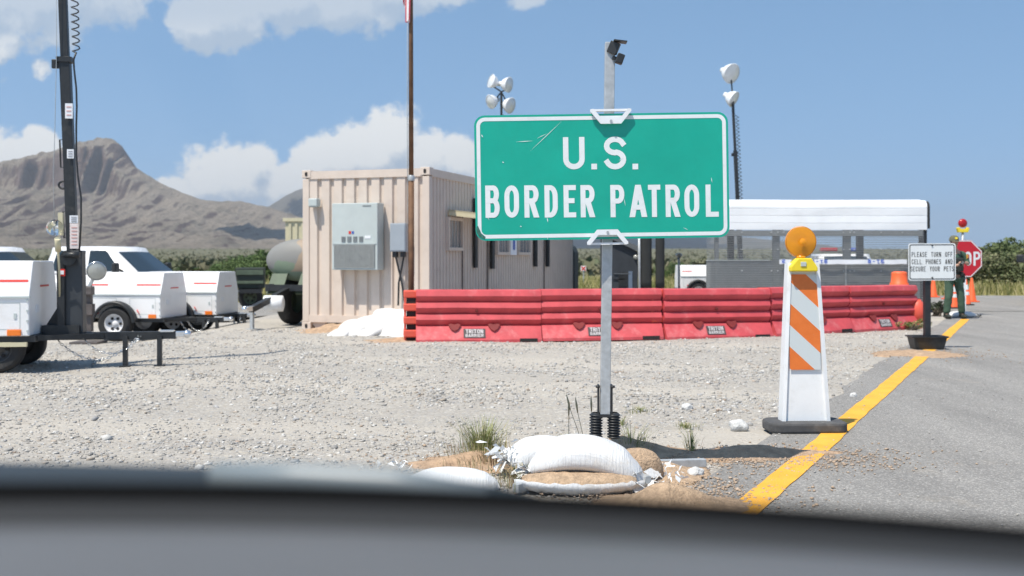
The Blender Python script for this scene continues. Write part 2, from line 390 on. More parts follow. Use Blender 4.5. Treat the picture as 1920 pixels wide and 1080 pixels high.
# yellow edge line, worn
ym = bpy.data.materials.new('yellow_paint'); ym.use_nodes = True; t = NT(ym.node_tree); b = t.n['Principled BSDF']
P = t.new('ShaderNodeTexCoord').outputs['Object']
wear = t.step(t.noise(P, 24, 8, .85), .565, .66); tone = t.ramp(t.noise(P, 3.5, 6, .65), [(.3, (.68, .33, .026)), (.7, (.84, .43, .045))])
c = t.mix(t.math('MULTIPLY', wear, .7), tone, (.30, .26, .2, 1)); t.put(b, 'Base Color', c); b.inputs['Roughness'].default_value = .7
bp = t.new('ShaderNodeBump'); bp.inputs['Strength'].default_value = .4; bp.inputs['Distance'].default_value = .01
t.put(bp, 'Height', t.noise(P, 80, 4)); t.l.new(bp.outputs[0], b.inputs['Normal'])
m = MB()
def yl(i, j):
    s_ = -4+i*.08; w_ = .084+.012*noise.noise((s_*3, j*9, 0))
    return on_road(s_, -1.345+(w_ if j else -w_)+.02*noise.noise((s_*.35, 0, 7)), .009)
m.grid(yl, 360, 2, smooth=False); tag(m.build('road_marking', ym), kind='structure')

# ---- mountains: two ridges seen across the plain
def interp(tab, x):
    for (a, ya), (b_, yb) in zip(tab, tab[1:]):
        if x <= b_: u = (x-a)/(b_-a); return ya+(yb-ya)*u
    return tab[-1][1]
def fbm(p, o=5): return noise.fractal(Vector(p), .9, 2.1, o)
def mountain(name, tab, D, depth, x0, x1, nx, mat, cliff=None, rough=1.0, seed=0):
    nt = 130; V = np.zeros((nx*nt, 3)); k = 0
    for i in range(nx):
        px = x0+(x1-x0)*i/(nx-1); Hc = max(6, (HZ-interp(tab, px))/F*D+CAM_H); cl = interp(cliff, px) if cliff else 0
        for j in range(nt):
            u = j/(nt-1); tt = u*1.35
            y = D-depth+depth*tt; x = (px-960)/F*(D-depth*.25+depth*.25*tt)
            g0 = fbm((px*.02+seed, tt*2.2, seed), 6); g1 = fbm((px*.055+seed, tt*5, seed+4), 5)
            if tt <= 1:
                e = tt+(.10-.22*min(.3, cl))*g0*math.sin(math.pi*tt)
                e = min(1, max(0, e)); lo = (1-cl)*e**1.45
                h = lo+cl*sm(.83, .90, e+.035*g1+.02*fbm((px*.22, 3, seed), 3)); h += .012*math.sin(h*46+g0*2.5)*sm(.45, .8, h)*(1 if cl > .1 else .3)*sm(0, .03, 1-tt)
                wv = .35*noise.noise((px*.012, tt*2, seed+2))
                gul = (1-abs(noise.noise((px*.050+wv*3, tt*1.1, seed+6))))**5; gu2 = (1-abs(noise.noise((px*.16+wv*5, tt*2.0, seed+7))))**5
                h -= (.027*gul+.016*gu2)*math.sin(math.pi*min(1, tt))**.7
                if cl > .1: h += .028*cl/.25*(noise.noise((px*.33, h*9, seed+1)))*sm(.5, .75, h)*(1-sm(.97, 1, tt))
                h += (.075*g0+.05*g1+.03*fbm((px*.16, tt*14, seed+8), 4))*rough*math.sin(math.pi*min(1, tt))**.8*(1-h*.4)
            else: h = 1-(tt-1)*1.6+.06*g0*(tt-1)*3
            z = Hc*h+(Hc*.012*g1 if tt > .6 else 0)+gz(x, y)*(1-tt)*.9-(5 if tt < .02 else 0)
            V[k] = (x, y, z); k += 1
    i, j = np.meshgrid(np.arange(nx-1), np.arange(nt-1), indexing='ij'); q = (i*nt+j).ravel()
    o = mesh_np(name, V, np.stack([q, q+nt, q+nt+1, q+1], 1), mat, smooth=True)
    return tag(o, kind='structure')
def M_mountain(name, soil, rock, bush, s):
    m = bpy.data.materials.new(name); m.use_nodes = True; t = NT(m.node_tree); b = t.n['Principled BSDF']
    P = t.new('ShaderNodeTexCoord').outputs['Object']; nz = t.xyz(t.new('ShaderNodeNewGeometry').outputs['Normal'])[2]
    mp = t.new('ShaderNodeMapping'); mp.inputs['Scale'].default_value = (1, 1, 2.2); t.put(mp, 0, P)
    big = t.noise(P, .003*s, 9, .68); fine = t.noise(P, .03*s, 8, .75)
    c = t.ramp(fine, [(.25, [q*.72 for q in soil]), (.55, soil), (.8, [q*1.2 for q in soil])])
    c = t.mix(t.math('MULTIPLY', t.step(big, .47, .62), .45), c, (*bush, 1))
    c = t.mix(t.math('MULTIPLY', t.step(t.noise(P, .05*s, 6, .85), .52, .60), .62), c, (*bush, 1))
    strata = t.noise(mp.outputs[0], .014*s, 8, .7)
    zb = t.new('ShaderNodeMapping'); zb.inputs['Scale'].default_value = (.002, .002, .055); t.put(zb, 0, P); strata = t.math('MULTIPLY_ADD', t.noise(zb.outputs[0], 1, 4, .6), .6, t.math('MULTIPLY', strata, .4))
    rk = t.ramp(strata, [(.3, [q*.55 for q in rock]), (.6, rock), (.8, [q*1.35 for q in rock])])
    c = t.mix(t.step(t.math('ADD', nz, t.math('MULTIPLY', t.math('SUBTRACT', fine, .5), .35)), .80, .66), c, rk)
    t.put(b, 'Base Color', c); b.inputs['Roughness'].default_value = 1; b.inputs['Specular IOR Level'].default_value = 0
    bp = t.new('ShaderNodeBump'); bp.inputs['Strength'].default_value = 1; bp.inputs['Distance'].default_value = 22
    t.put(bp, 'Height', t.math('ADD', fine, t.math('MULTIPLY', big, 2))); t.l.new(bp.outputs[0], b.inputs['Normal'])
    return m
mA = M_mountain('mesa_slopes', (.41, .35, .285), (.25, .185, .165), (.13, .125, .10), 2)
mB = M_mountain('far_ridge', (.17, .155, .13), (.13, .115, .105), (.06, .065, .05), .6)
mountain('mesa_hill', [(-900, 330), (-500, 300), (-250, 318), (-80, 312), (0, 304), (60, 292), (110, 281), (145, 271), (170, 262), (190, 258), (215, 262), (228, 272), (237, 292), (252, 312), (300, 342), (350, 364), (380, 374), (420, 377), (450, 376), (500, 387), (535, 398), (600, 418), (700, 440), (800, 456), (900, 470), (1000, 480)],
         3400, 1700, -700, 1000, 760, mA, [(-900, .2), (0, .17), (110, .22), (150, .27), (230, .30), (252, .2), (300, .05), (1000, 0)])
mountain('mountain_ridge', [(300, 430), (420, 410), (505, 386), (540, 364), (570, 351), (620, 342), (700, 336), (800, 345), (900, 372), (1000, 408), (1075, 440), (1140, 447), (1240, 440), (1320, 438), (1400, 445), (1470, 452), (1515, 455), (1550, 466), (1600, 478), (1660, 470), (1700, 474), (1760, 482), (1900, 483), (2300, 470)],
         6200, 2300, 300, 2300, 420, mB, None, .8, 9)
# clouds overhead whose shade lies on the ridges (they stand above the top of the frame)
cm = M('cloud_white', (.85, .86, .88), .9, var=.03, scale=.01)
def cloud(c, r):
    m = MB(); b = bmesh.new(); bmesh.ops.create_icosphere(b, subdivisions=5, radius=1)
    for v in b.verts:
        n_ = 1+.35*fbm((v.co.x*1.6+c[0], v.co.y*1.6, v.co.z*1.6), 5); z = v.co.z*n_
        v.co = Vector((v.co.x*n_*r[0], v.co.y*n_*r[1], (z if z > 0 else z*.35)*r[2]))
    for f in b.faces: f.smooth = True
    m._join(b, Matrix.Translation(Vector(c))); tag(m.build('cloud', cm), kind='structure')
def shade_cloud(px, py, Y, z, r):
    p = W(px, py, Y); k = (z-p.z)/sun_dir.z; cloud(tuple(p+sun_dir*k), r)
shade_cloud(488, 425, 2750, 1650, (95, 210, 60))
shade_cloud(1150, 455, 5300, 2900, (650, 900, 160))
shade_cloud(700, 380, 5600, 2900, (420, 700, 160))

# ---- far desert scrub: one uncountable mass
def leaf_tris(cent, rad, n, size, seed, flat=.7):
    r_ = np.random.default_rng(seed); C = np.repeat(cent, n, 0); Rr = np.repeat(rad, n)[:, None]
    d_ = r_.normal(size=(len(C), 3)); d_ /= np.linalg.norm(d_, axis=1)[:, None]; d_[:, 2] *= flat
    c = C+d_*Rr*(.35+.65*r_.random((len(C), 1))**.5)
    a = r_.normal(size=(len(C), 3)); a /= np.linalg.norm(a, axis=1)[:, None]; b_ = r_.normal(size=(len(C), 3)); b_ = np.cross(a, b_); b_ /= np.linalg.norm(b_, axis=1)[:, None]
    s_ = np.repeat(size if np.ndim(size) else np.full(len(cent), size), n)[:, None]*(.6+.8*r_.random((len(C), 1)))
    V = np.stack([c-a*s_*.5, c+b_*s_*.35, c+a*s_*.5, c-b_*s_*.35], 1).reshape(-1, 3)
    return V, np.arange(len(V)).reshape(-1, 4)
leafm = M_attr('scrub_leaf', .8)
n_ = 9000; yy = 45*np.exp(rng.random(n_)**.8*3.4); xx = (rng.random(n_)*1.5-.72)*yy*.9
hh = .35+rng.random(n_)*.9
keep = (yy > 76); xx, yy, hh = xx[keep], yy[keep], hh[keep]
ce = np.c_[xx, yy, [gz(a, b_) for a, b_ in zip(xx, yy)]+hh*.45]; V, Fc = leaf_tris(ce, hh*.75, 16, hh*.62, 3)
ctint = np.array([(.115, .125, .07), (.145, .145, .085), (.17, .16, .10), (.095, .11, .06)])[rng.integers(0, 4, len(ce))]
tag(mesh_np('desert_scrub', V, Fc, leafm, np.repeat(ctint, 64, 0)), kind='stuff')
# roadside grass tufts
n_ = 26000; yy = 37.5+rng.random(n_)**1.6*26; xx = -32+rng.random(n_)*76
hh = .10+rng.random(n_)*.34; az = rng.random(n_)*6.28; ln = rng.random(n_)*.6
base_ = np.c_[xx, yy, [gz(a, b_) for a, b_ in zip(xx, yy)]]; top = base_+np.c_[np.cos(az)*hh*ln, np.sin(az)*hh*ln, hh]
sd_ = np.c_[np.ones(n_)*.009, np.zeros(n_), np.zeros(n_)]
V = np.stack([base_-sd_*2, base_+sd_*2, top+sd_, top-sd_], 1).reshape(-1, 3)
gt = np.array([(.30, .27, .11), (.20, .20, .07), (.40, .35, .18), (.12, .14, .045)])[rng.integers(0, 4, n_)]
tag(mesh_np('roadside_grass', V, np.arange(len(V)).reshape(-1, 4), leafm, np.repeat(gt, 4, 0)), kind='stuff')

# ---- gravel stones lying on the verge
b = bmesh.new(); bmesh.ops.create_icosphere(b, subdivisions=1, radius=1)
iv = np.array([v.co[:] for v in b.verts]); ifc = np.array([[v.index for v in f.verts] for f in b.faces]); b.free()
def stones(name, xy, size, zfn, mat):
    n = len(xy); s_ = size[:, None]*np.array([1, .8, .55])*(.7+.6*rng.random((n, 3))); a = rng.random(n)*6.28
    loc = iv[None]*(1+.32*rng.normal(size=(n, 12, 1)).clip(-1.6, 1.6))*s_[:, None, :]
    x = loc[..., 0]*np.cos(a)[:, None]-loc[..., 1]*np.sin(a)[:, None]; y = loc[..., 0]*np.sin(a)[:, None]+loc[..., 1]*np.cos(a)[:, None]
    z0 = np.array([zfn(p[0], p[1]) for p in xy])
    V = np.stack([x+xy[:, 0:1], y+xy[:, 1:2], loc[..., 2]+z0[:, None]+s_[:, 2:3]*.25], -1).reshape(-1, 3)
    pal = np.array([(.39, .375, .35), (.45, .43, .40), (.335, .335, .335), (.54, .53, .505), (.385, .335, .28), (.27, .26, .245), (.415, .39, .35), (.35, .28, .225)])
    tint = pal[rng.choice(8, n, p=[.24, .2, .15, .12, .08, .08, .11, .02])]*(.85+.3*rng.random((n, 1)))
    return mesh_np(name, V, (ifc[None]+np.arange(n)[:, None, None]*12).reshape(-1, 3), mat, np.repeat(tint, 12, 0))
stm = M_attr('stone', .9)
def zg(x, y):
    f = sm(2.0, 3.0, -road_off(x, y))*(1-sm(24, 26, y))
    return gz(x, y)+f*(.035*noise.noise((x*.5, y*.5, 0))+.018*noise.noise((x*2.1, y*2.1, 3)))-.012*(1-f)
n_ = 120000; yy = 4.6+rng.random(n_)**1.15*15; xx = (rng.random(n_)*1.12-.58)*yy
off = xx*RN.x+yy*RN.y; dens = np.array([.40+.75*noise.noise((a*.9, b_*.9, 2))-.38*max(0, math.sin(b_*2.3+a*.35+noise.noise((a*.4, b_*.4, 9))*2.5)) for a, b_ in zip(xx, yy)])
keep = (off < -1.66-rng.random(n_)**2*.55) & (rng.random(n_) < dens+.25)
xx, yy = xx[keep], yy[keep]; sz = (.0045+.0145*rng.random(len(xx))**3.0)*(1+.3*(yy > 9))
sz = np.where(rng.random(len(xx)) < .0045, .020+.018*rng.random(len(xx)), sz)
tag(stones('gravel', np.c_[xx, yy], sz, zg, stm), kind='stuff')
n_ = 900; s_ = 4+rng.random(n_)*11; o_ = -1.7+rng.random(n_)**2.4*3.4; xy = np.c_[RD.x*s_+RN.x*o_, RD.y*s_+RN.y*o_]
tag(stones('road_grit', xy, .003+.008*rng.random(n_)**3, lambda x, y: .008, stm), kind='stuff')

# ---- haze: the dusty air over the valley
hm = bpy.data.materials.new('valley_air'); hm.use_nodes = True; t = NT(hm.node_tree)
t.n.remove(t.n['Principled BSDF']); pv = t.new('ShaderNodeVolumePrincipled'); pv.inputs['Color'].default_value = (.86, .91, .97, 1); pv.inputs['Density'].default_value = 1.0e-4; pv.inputs['Anisotropy'].default_value = .25
t.l.new(pv.outputs[0], t.n['Material Output'].inputs['Volume'])
m = MB(); m.box((0, 4500, 257), (19600, 16400, 522)); tag(m.build('haze', hm), kind='stuff')

# ---- spilled earth
em = M('earth', (.42, .29, .19), .95, var=.3, scale=14, bump=.9, bscale=60, dirt=(.30, .22, .16), dscale=5)
em2 = M('sand', (.47, .335, .22), .95, var=.3, scale=26, bump=1.0, bscale=70, dirt=(.30, .205, .13), dscale=9, damt=.6)
def mound(name, c, rx, ry, h, mat, seed, rot=0):
    m = MB(); nr, na = 22, 56
    def fn(a, r_):
        u = r_/(nr-1); th = 2*math.pi*a/na; rr = u*(1+.32*noise.noise((math.cos(th)*1.7, math.sin(th)*1.7, seed))+.12*noise.noise((math.cos(th)*6, math.sin(th)*6, seed)))
        x, y = rr*rx*math.cos(th), rr*ry*math.sin(th); x, y = x*math.cos(rot)-y*math.sin(rot), x*math.sin(rot)+y*math.cos(rot)
        z = h*(math.exp(-(u*2.0)**2)-.018)+(1-u)*.35*h*noise.noise((x*6, y*6, seed))+.006*noise.noise((x*25, y*25, seed))*(1-u)-(.02 if u > .97 else 0)
        return (c[0]+x, c[1]+y, c[2]+z)
    m.grid(fn, na, nr, closed_u=True); bmesh.ops.remove_doubles(m.bm, verts=m.bm.verts, dist=1e-5)
    return tag(m.build(name, mat), kind='structure')
p = G(1235, 885); mound('spilled_earth', (p.x, p.y, .008), .32, .30, .05, em2, 3)
p = G(1250, 950); mound('spilled_earth', (p.x+.02, p.y, .006), .50, .26, .12, em2, 8)
p = G(1430, 852); mound('spilled_earth', (p.x-.08, p.y-.02, .005), .62, .22, .06, em, 5, .1)
p = G(1170, 850); mound('spilled_earth', (p.x, p.y, .010), .40, .30, .10, em, 11)
p = G(900, 868); mound('spilled_earth', (p.x, p.y, .010), .42, .26, .07, em, 14)
p = G(1720, 664); mound('spilled_earth', (p.x, p.y, .006), .62, .55, .05, em, 21)
p = G(640, 622); mound('spilled_earth', (p.x, p.y+.1, .0), 1.0, .6, .16, em, 25)
p = G(790, 640); mound('spilled_earth', (p.x-.2, p.y+.1, .0), 1.0, .35, .06, em, 27)
# loose brown crumbs round the spills
def crumbs(c, sx, sy, n):
    xy = np.c_[c.x+rng.normal(size=n)*sx, c.y+rng.normal(size=n)*sy]
    o = stones('earth_crumbs', xy, .003+.010*rng.random(n)**3, lambda x, y: .008+zg(x, y)*.0+max(0, zg(x, y)), earthm); return tag(o, kind='stuff')
earthm = bpy.data.materials.new('crumb_earth'); earthm.use_nodes = True; t = NT(earthm.node_tree); b = t.n['Principled BSDF']
t.put(b, 'Base Color', t.mix(.75, t.new('ShaderNodeVertexColor', layer_name='tint').outputs[0], (.38, .26, .165, 1))); b.inputs['Roughness'].default_value = .95
p = G(1450, 860); crumbs(p, .42, .22, 2600); p = G(1245, 925); crumbs(p, .36, .25, 2200); p = G(1725, 662); crumbs(p, .5, .5, 1500); p = G(905, 868); crumbs(p, .35, .2, 900)
# ================================================================== MATERIALS
green = M('sign_green', (.004, .335, .225), .38, var=.05, scale=5)
wsheet = M('sign_white', (.72, .75, .75), .4, var=.04, scale=9, dirt=(.45, .45, .42), dscale=16, damt=.3)
galv = M('galvanised_steel', (.42, .44, .45), .42, .25, var=.16, scale=22, dirt=(.22, .22, .21), dscale=9)
steelw = M('white_steel', (.74, .76, .78), .4, var=.04, scale=12)
black = M('black_steel', (.018, .02, .022), .45, var=.2, scale=15, dirt=(.09, .085, .075), dscale=7, damt=.35)
rubber = M('black_rubber', (.02, .02, .021), .75, var=.25, scale=20, dirt=(.16, .15, .13), dscale=6, damt=.35)
def M_weave(name, col, dirt):
    m = M(name, col, .55, var=.05, scale=26, dirt=dirt, dscale=3.2, damt=.7); t = NT(m.node_tree); b = t.n['Principled BSDF']
    P = t.new('ShaderNodeTexCoord').outputs['Object']; mp = t.new('ShaderNodeMapping'); mp.inputs['Scale'].default_value = (95, 9, 9); t.put(mp, 0, P)
    wv = t.new('ShaderNodeTexWave', bands_direction='Y'); t.put(wv, 'Vector', P); wv.inputs['Scale'].default_value = 70; wv.inputs['Distortion'].default_value = 2
    bp = t.new('ShaderNodeBump'); bp.inputs['Strength'].default_value = .7; bp.inputs['Distance'].default_value = .010
    t.put(bp, 'Height', t.math('ADD', t.noise(mp.outputs[0], 1, 4, .6), t.math('MULTIPLY', wv.outputs['Fac'], .07))); t.l.new(bp.outputs[0], b.inputs['Normal']); return m
bagm = M_weave('woven_bag', (.67, .68, .685), (.50, .44, .36))
bagw = M_weave('white_bag', (.64, .64, .63), (.62, .58, .52))
tanp = M('tan_paint', (.61, .52, .445), .55, var=.05, scale=3, dirt=(.37, .28, .21), dscale=2.4, damt=.3)
cream = M('cream_paint', (.58, .53, .36), .6, var=.08, scale=3, dirt=(.3, .22, .14), dscale=3, damt=.4)
acm = M('grey_enamel', (.46, .51, .50), .45, var=.05, scale=4)
boxm = M('blue_grey_enamel', (.31, .35, .39), .45, var=.05, scale=4)
redp = M('red_plastic', (.56, .075, .085), .55, var=.16, scale=4, dirt=(.70, .30, .29), dscale=2.2, damt=.6)
orangep = M('orange_plastic', (.68, .10, .06), .5, var=.08, scale=4)
coneo = M('cone_orange', (.85, .13, .035), .5, var=.08, scale=6)
whitep = M('white_plastic', (.80, .82, .83), .38, var=.03, scale=8, dirt=(.55, .53, .5), dscale=7, damt=.35)
whitec = M('white_car_paint', (.80, .80, .80), .25, var=.02, coat=.5)
glass = M('tinted_glass', (.02, .03, .036), .06, var=.1, coat=.4)
chrome = M('bright_metal', (.75, .76, .77), .22, .9, var=.06)
amber = M('amber_lens', (.90, .36, .012), .2, var=.08, scale=10, trans=.2)
redl = M('red_lens', (.45, .012, .015), .25, var=.1, trans=.15)
yellowp = M('yellow_plastic', (.80, .62, .03), .45, var=.05)
plateink = M('faded_black_ink', (.07, .06, .06), .6); plateletter = M('faded_white_ink', (.55, .52, .52), .6)
blackt = M('black_ink', (.02, .02, .022), .6)
redi = M('red_ink', (.62, .03, .02), .5); bluei = M('blue_ink', (.05, .10, .42), .5)
whitei = M('white_ink', (.8, .8, .8), .5)
rust = M('rusty_steel', (.16, .085, .045), .75, .2, var=.35, scale=9, dirt=(.10, .07, .05), dscale=4)
darkg = M('army_green', (.085, .115, .075), .6, var=.25, scale=5)
netm = M('grey_mesh_panel', (.185, .20, .205), .7, var=.08, scale=12)
wire = M('mesh_wire', (.30, .315, .32), .5, .3, var=.1)
roofw = M('white_sheet_metal', (.80, .82, .83), .4, var=.03, scale=2, dirt=(.6, .6, .58), dscale=1.5, damt=.3)
navy = M('dark_navy_panel', (.035, .042, .052), .55, var=.2, scale=4)
lampg = M('lamp_glass', (.42, .43, .40), .2, .25, var=.15)
paper = M('white_paper', (.75, .77, .8), .6, var=.03)
interior = M('interior_dark', (.02, .018, .018), .8)

# ================================================================== BIG GREEN SIGN
SY = 6.42; SS = F/SY                                        # distance and photo pixels per metre
ax = -.012                                                  # slight roll of the panel
sc_ = W(1127, 332, SY)
sign = thing('road_sign', (W(1137, 885, SY).x, SY, 0), 0, 'large green sign with white border and lettering on a portable steel post', 'road sign')
ox = Vector((sc_.x-sign.location.x, -.055, sc_.z)); ux = Vector((math.cos(.015), 0, math.sin(.015))); uy = Vector((-math.sin(.015), 0, math.cos(.015)))
def rrect(w_, h_, r_, n=6):
    o = []
    for cx, cy, a0 in ((w_/2-r_, h_/2-r_, 0), (-w_/2+r_, h_/2-r_, 90), (-w_/2+r_, -h_/2+r_, 180), (w_/2-r_, -h_/2+r_, 270)):
        o += [(cx+r_*math.cos(R(a0+90*i/n)), cy+r_*math.sin(R(a0+90*i/n))) for i in range(n+1)]
    return o
w_, h_ = 472/SS, 233/SS
nrm = ux.cross(uy)                                          # towards the camera
# face material: green sheet with scratches and chips as wear of its own
fm = bpy.data.materials.new('scratched_green'); fm.use_nodes = True; t = NT(fm.node_tree); b = t.n['Principled BSDF']
P = t.new('ShaderNodeTexCoord').outputs['Object']
tone = t.ramp(t.noise(P, 4, 6, .65), [(.3, (.001, .325, .235)), (.7, (.002, .375, .272))])
chips = t.step(t.noise(P, 34, 6, .8), .735, .76)
mp = t.new('ShaderNodeMapping'); mp.inputs['Rotation'].default_value = (0, R(48), 0); mp.inputs['Scale'].default_value = (1.6, 1, 60); t.put(mp, 0, P)
scr = t.math('MULTIPLY', t.step(t.noise(mp.outputs[0], 1, 2, .5), .735, .76), t.step(t.noise(P, 3, 3), .52, .6))
c = t.mix(t.math('MULTIPLY', t.math('MAXIMUM', chips, scr), .6), tone, (.45, .62, .55, 1))
t.put(b, 'Base Color', c); t.put(b, 'Roughness', t.math('MULTIPLY_ADD', t.noise(P, 9, 5), .25, .28))
m = MB(); m.prism(rrect(w_, h_, .062), ox-nrm*.004, ux, uy, .004); m.build('sign_face', fm, sign)
def band(outer, inner, o, lift):
    mm = MB(); n = len(outer)
    for i in range(n):
        a, b_, c_, d_ = outer[i], outer[(i+1) % n], inner[(i+1) % n], inner[i]
        mm.poly([o+ux*p[0]+uy*p[1]+nrm*lift for p in (a, b_, c_, d_)])
    return mm
band(rrect(w_-.026, h_-.026, .05), rrect(w_-.026-.044, h_-.026-.044, .03), ox, .0012).build('sign_border', wsheet, sign)
m = MB()
def loc(px, py):                                            # picture point -> sign coordinates (unrolled)
    a, b_ = (px-1127)/SS, -(py-332)/SS; return a*math.cos(.015)+b_*math.sin(.015), -a*math.sin(.015)+b_*math.cos(.015)
for ch, x0, x1, y0, y1, tk in (('U', 1055, 1095, 259, 319, 10), ('.', 1107.5, 1118, 309, 319, 0), ('S', 1131, 1172, 258, 319, 10), ('.', 1184, 1194.5, 309, 319, 0)):
    a = loc((x0+x1)/2, (y0+y1)/2); q, hh = (x1-x0)/SS, (y1-y0)/SS
    glyph(m, ch, a[0]-q/2, a[1]-hh/2, q, hh, tk/SS, ox, ux, uy, .0012)
for ch, x0, x1 in (('B', 910.5, 937), ('O', 946, 973), ('R', 983, 1010), ('D', 1020.5, 1045), ('E', 1056, 1079), ('R', 1087.5, 1114), ('P', 1143, 1169), ('A', 1178.5, 1210.5), ('T', 1213, 1236), ('R', 1245.5, 1272.5), ('O', 1280.5, 1308), ('L', 1320, 1344)):
    a = loc((x0+x1)/2, 378-((x0+x1)/2-1127)*.0045); q, hh = (x1-x0)/SS, 60/SS
    glyph(m, ch, a[0]-q/2, a[1]-hh/2, q, hh, 9.3/SS, ox, ux, uy, .0012)
m.build('lettering', wsheet, sign, recalc=False)
for k, (xa, ya, xb, yb, wd2) in enumerate(((993, 286, 1054, 228, 1.0), (966, 268, 1000, 266, 1.2), (1005, 262, 1026, 252, .9), (1168, 372, 1171, 388, 1.0), (1025, 408, 1027, 418, 1.6), (1027, 438, 1026, 450, 1.6), (1330, 333, 1332, 344, 1.2), (918, 414, 913, 405, 1.0), (1288, 432, 1278, 427, .9), (1158, 303, 1168, 296, .9), (975, 424, 978, 426, 2), (942, 305, 945, 307, 2.2), (903, 254, 906, 260, 2))):
    a, b_ = loc(xa, ya), loc(xb, yb); a, b_ = Vector((a[0], a[1])), Vector((b_[0], b_[1])); n_ = (b_-a).normalized(); n_ = Vector((-n_.y, n_.x))*wd2*.5/SS
    m = MB(); mid = (a+b_)/2; m.poly([ox+ux*p_.x+uy*p_.y+nrm*(.0021+k*.00005) for p_ in (a, mid-n_, b_, mid+n_)]); m.build('scratch', wsheet, sign)
m = MB(); a = loc(899, 436)
m.poly([ox+ux*(a[0]+p_[0]/SS)+uy*(a[1]+p_[1]/SS)+nrm*.0021 for p_ in ((-5, 10), (-2, 12), (4, -2), (12, -9), (10, -13), (1, -9), (-5, 0))]); m.build('scuffed_corner', M('scuff_dark', (.03, .13, .10), .7, var=.5, scale=60), sign)
# post, leaning a touch
m = MB(); pt, pb = W(1144.5, 78, SY)-sign.location, W(1135, 778, SY)-sign.location
m.bar(pb+Vector((0, .03, 0)), pt+Vector((0, .03, 0)), .06, .05, up=(0, 1, 0), bev=.004); m.build('post', galv, sign)
def clamp(name, cx, cy, flip):
    """channel bent into a trapezoid, standing off the panel"""
    c_ = loc(cx, cy); o = ox+ux*c_[0]+uy*c_[1]*1
    s_ = -1 if flip else 1; k = 1/SS
    out = [(-38*k, 13*k*s_), (-32*k, 14*k*s_), (-17*k, -4*k*s_), (17*k, -4*k*s_), (32*k, 14*k*s_), (38*k, 13*k*s_), (38*k, 9*k*s_), (19*k, -14*k*s_), (-19*k, -14*k*s_), (-38*k, 9*k*s_)]
    mm = MB(); mm.prism(out, o+nrm*.012, ux, uy, .018)
    for sx in (-1, 1): mm.bar(o+ux*sx*34*k+uy*11*k*s_+nrm*.02, o+ux*sx*34*k+uy*11*k*s_-nrm*.06, .012, .02)
    mm.prism([(-36*k, 10*k*s_), (36*k, 10*k*s_), (36*k, 14*k*s_), (-36*k, 14*k*s_)] if s_ > 0 else [(-36*k, -14*k), (36*k, -14*k), (36*k, -10*k), (-36*k, -10*k)], o-nrm*.02, ux, uy, .03)
    cl_ = mm.build(name, steelw, sign); mm = MB(); mm.cyl(o+nrm*.030-uy*9*k*s_, o+nrm*.037-uy*9*k*s_, .008, seg=8); mm.build('bolt', galv, cl_)
clamp('clamp', 1143, 221, False); clamp('clamp', 1137, 445, True)
m = MB(); a = W(1148, 80, SY)-sign.location
m.bar(a+Vector((-.005, 0, -.065)), a+Vector((.022, -.01, 0)), .03, .06, bev=.003); m.box(a+Vector((.045, -.02, .002)), (.08, .07, .008), (0, .12, 0))
m.box(a+Vector((.045, -.01, -.10)), (.045, .05, .06), (0, .35, 0), .006); m.bar(a+Vector((0, 0, -.09)), a+Vector((.04, 0, -.10)), .02, .02)
m.build('post_top_bracket', black, sign)
m = MB()
for sx in (-1, 1):
    m.box(pb+Vector((sx*.040, .03, .08)), (.010, .055, .2)); m.cyl(pb+Vector((sx*.045-.012, .0, .17)), pb+Vector((sx*.045+.012, .0, .17)), .008, seg=8)
m.box(pb+Vector((0, .03, -.008)), (.12, .07, .014)); m.build('spring_bracket', black, sign)
for sx in (-1, 1):
    c_ = pb+Vector((sx*.054, .03, 0)); prof = []
    z = .0; prof.append((.022, .012)); prof.append((.036, .0))
    for q in range(9):
        for s_ in range(6): prof.append((.036+.006*math.sin(2*math.pi*s_/6), -(q+s_/6)*.0165))
    m = MB(); m.lathe(prof, c_, seg=20); m.build('coil_spring', black, sign)
m = MB(); base = Vector((pb.x, .03, .05))
m.box(base+Vector((0, 0, .012)), (.2, .1, .03), None, .004); m.build('base_plate', galv, sign)
foot = {'a': G(1322, 878), 'b': G(1216, 912), 'c': Vector((sign.location.x-.75, SY+.35, 0)), 'd': Vector((sign.location.x-.55, SY-.55, 0))}
for q in foot.values():
    m = MB(); e = Vector((q.x-sign.location.x, q.y-SY, .035)); m.bar(base, e, .045, .05, bev=.004); m.build('leg', galv, sign)

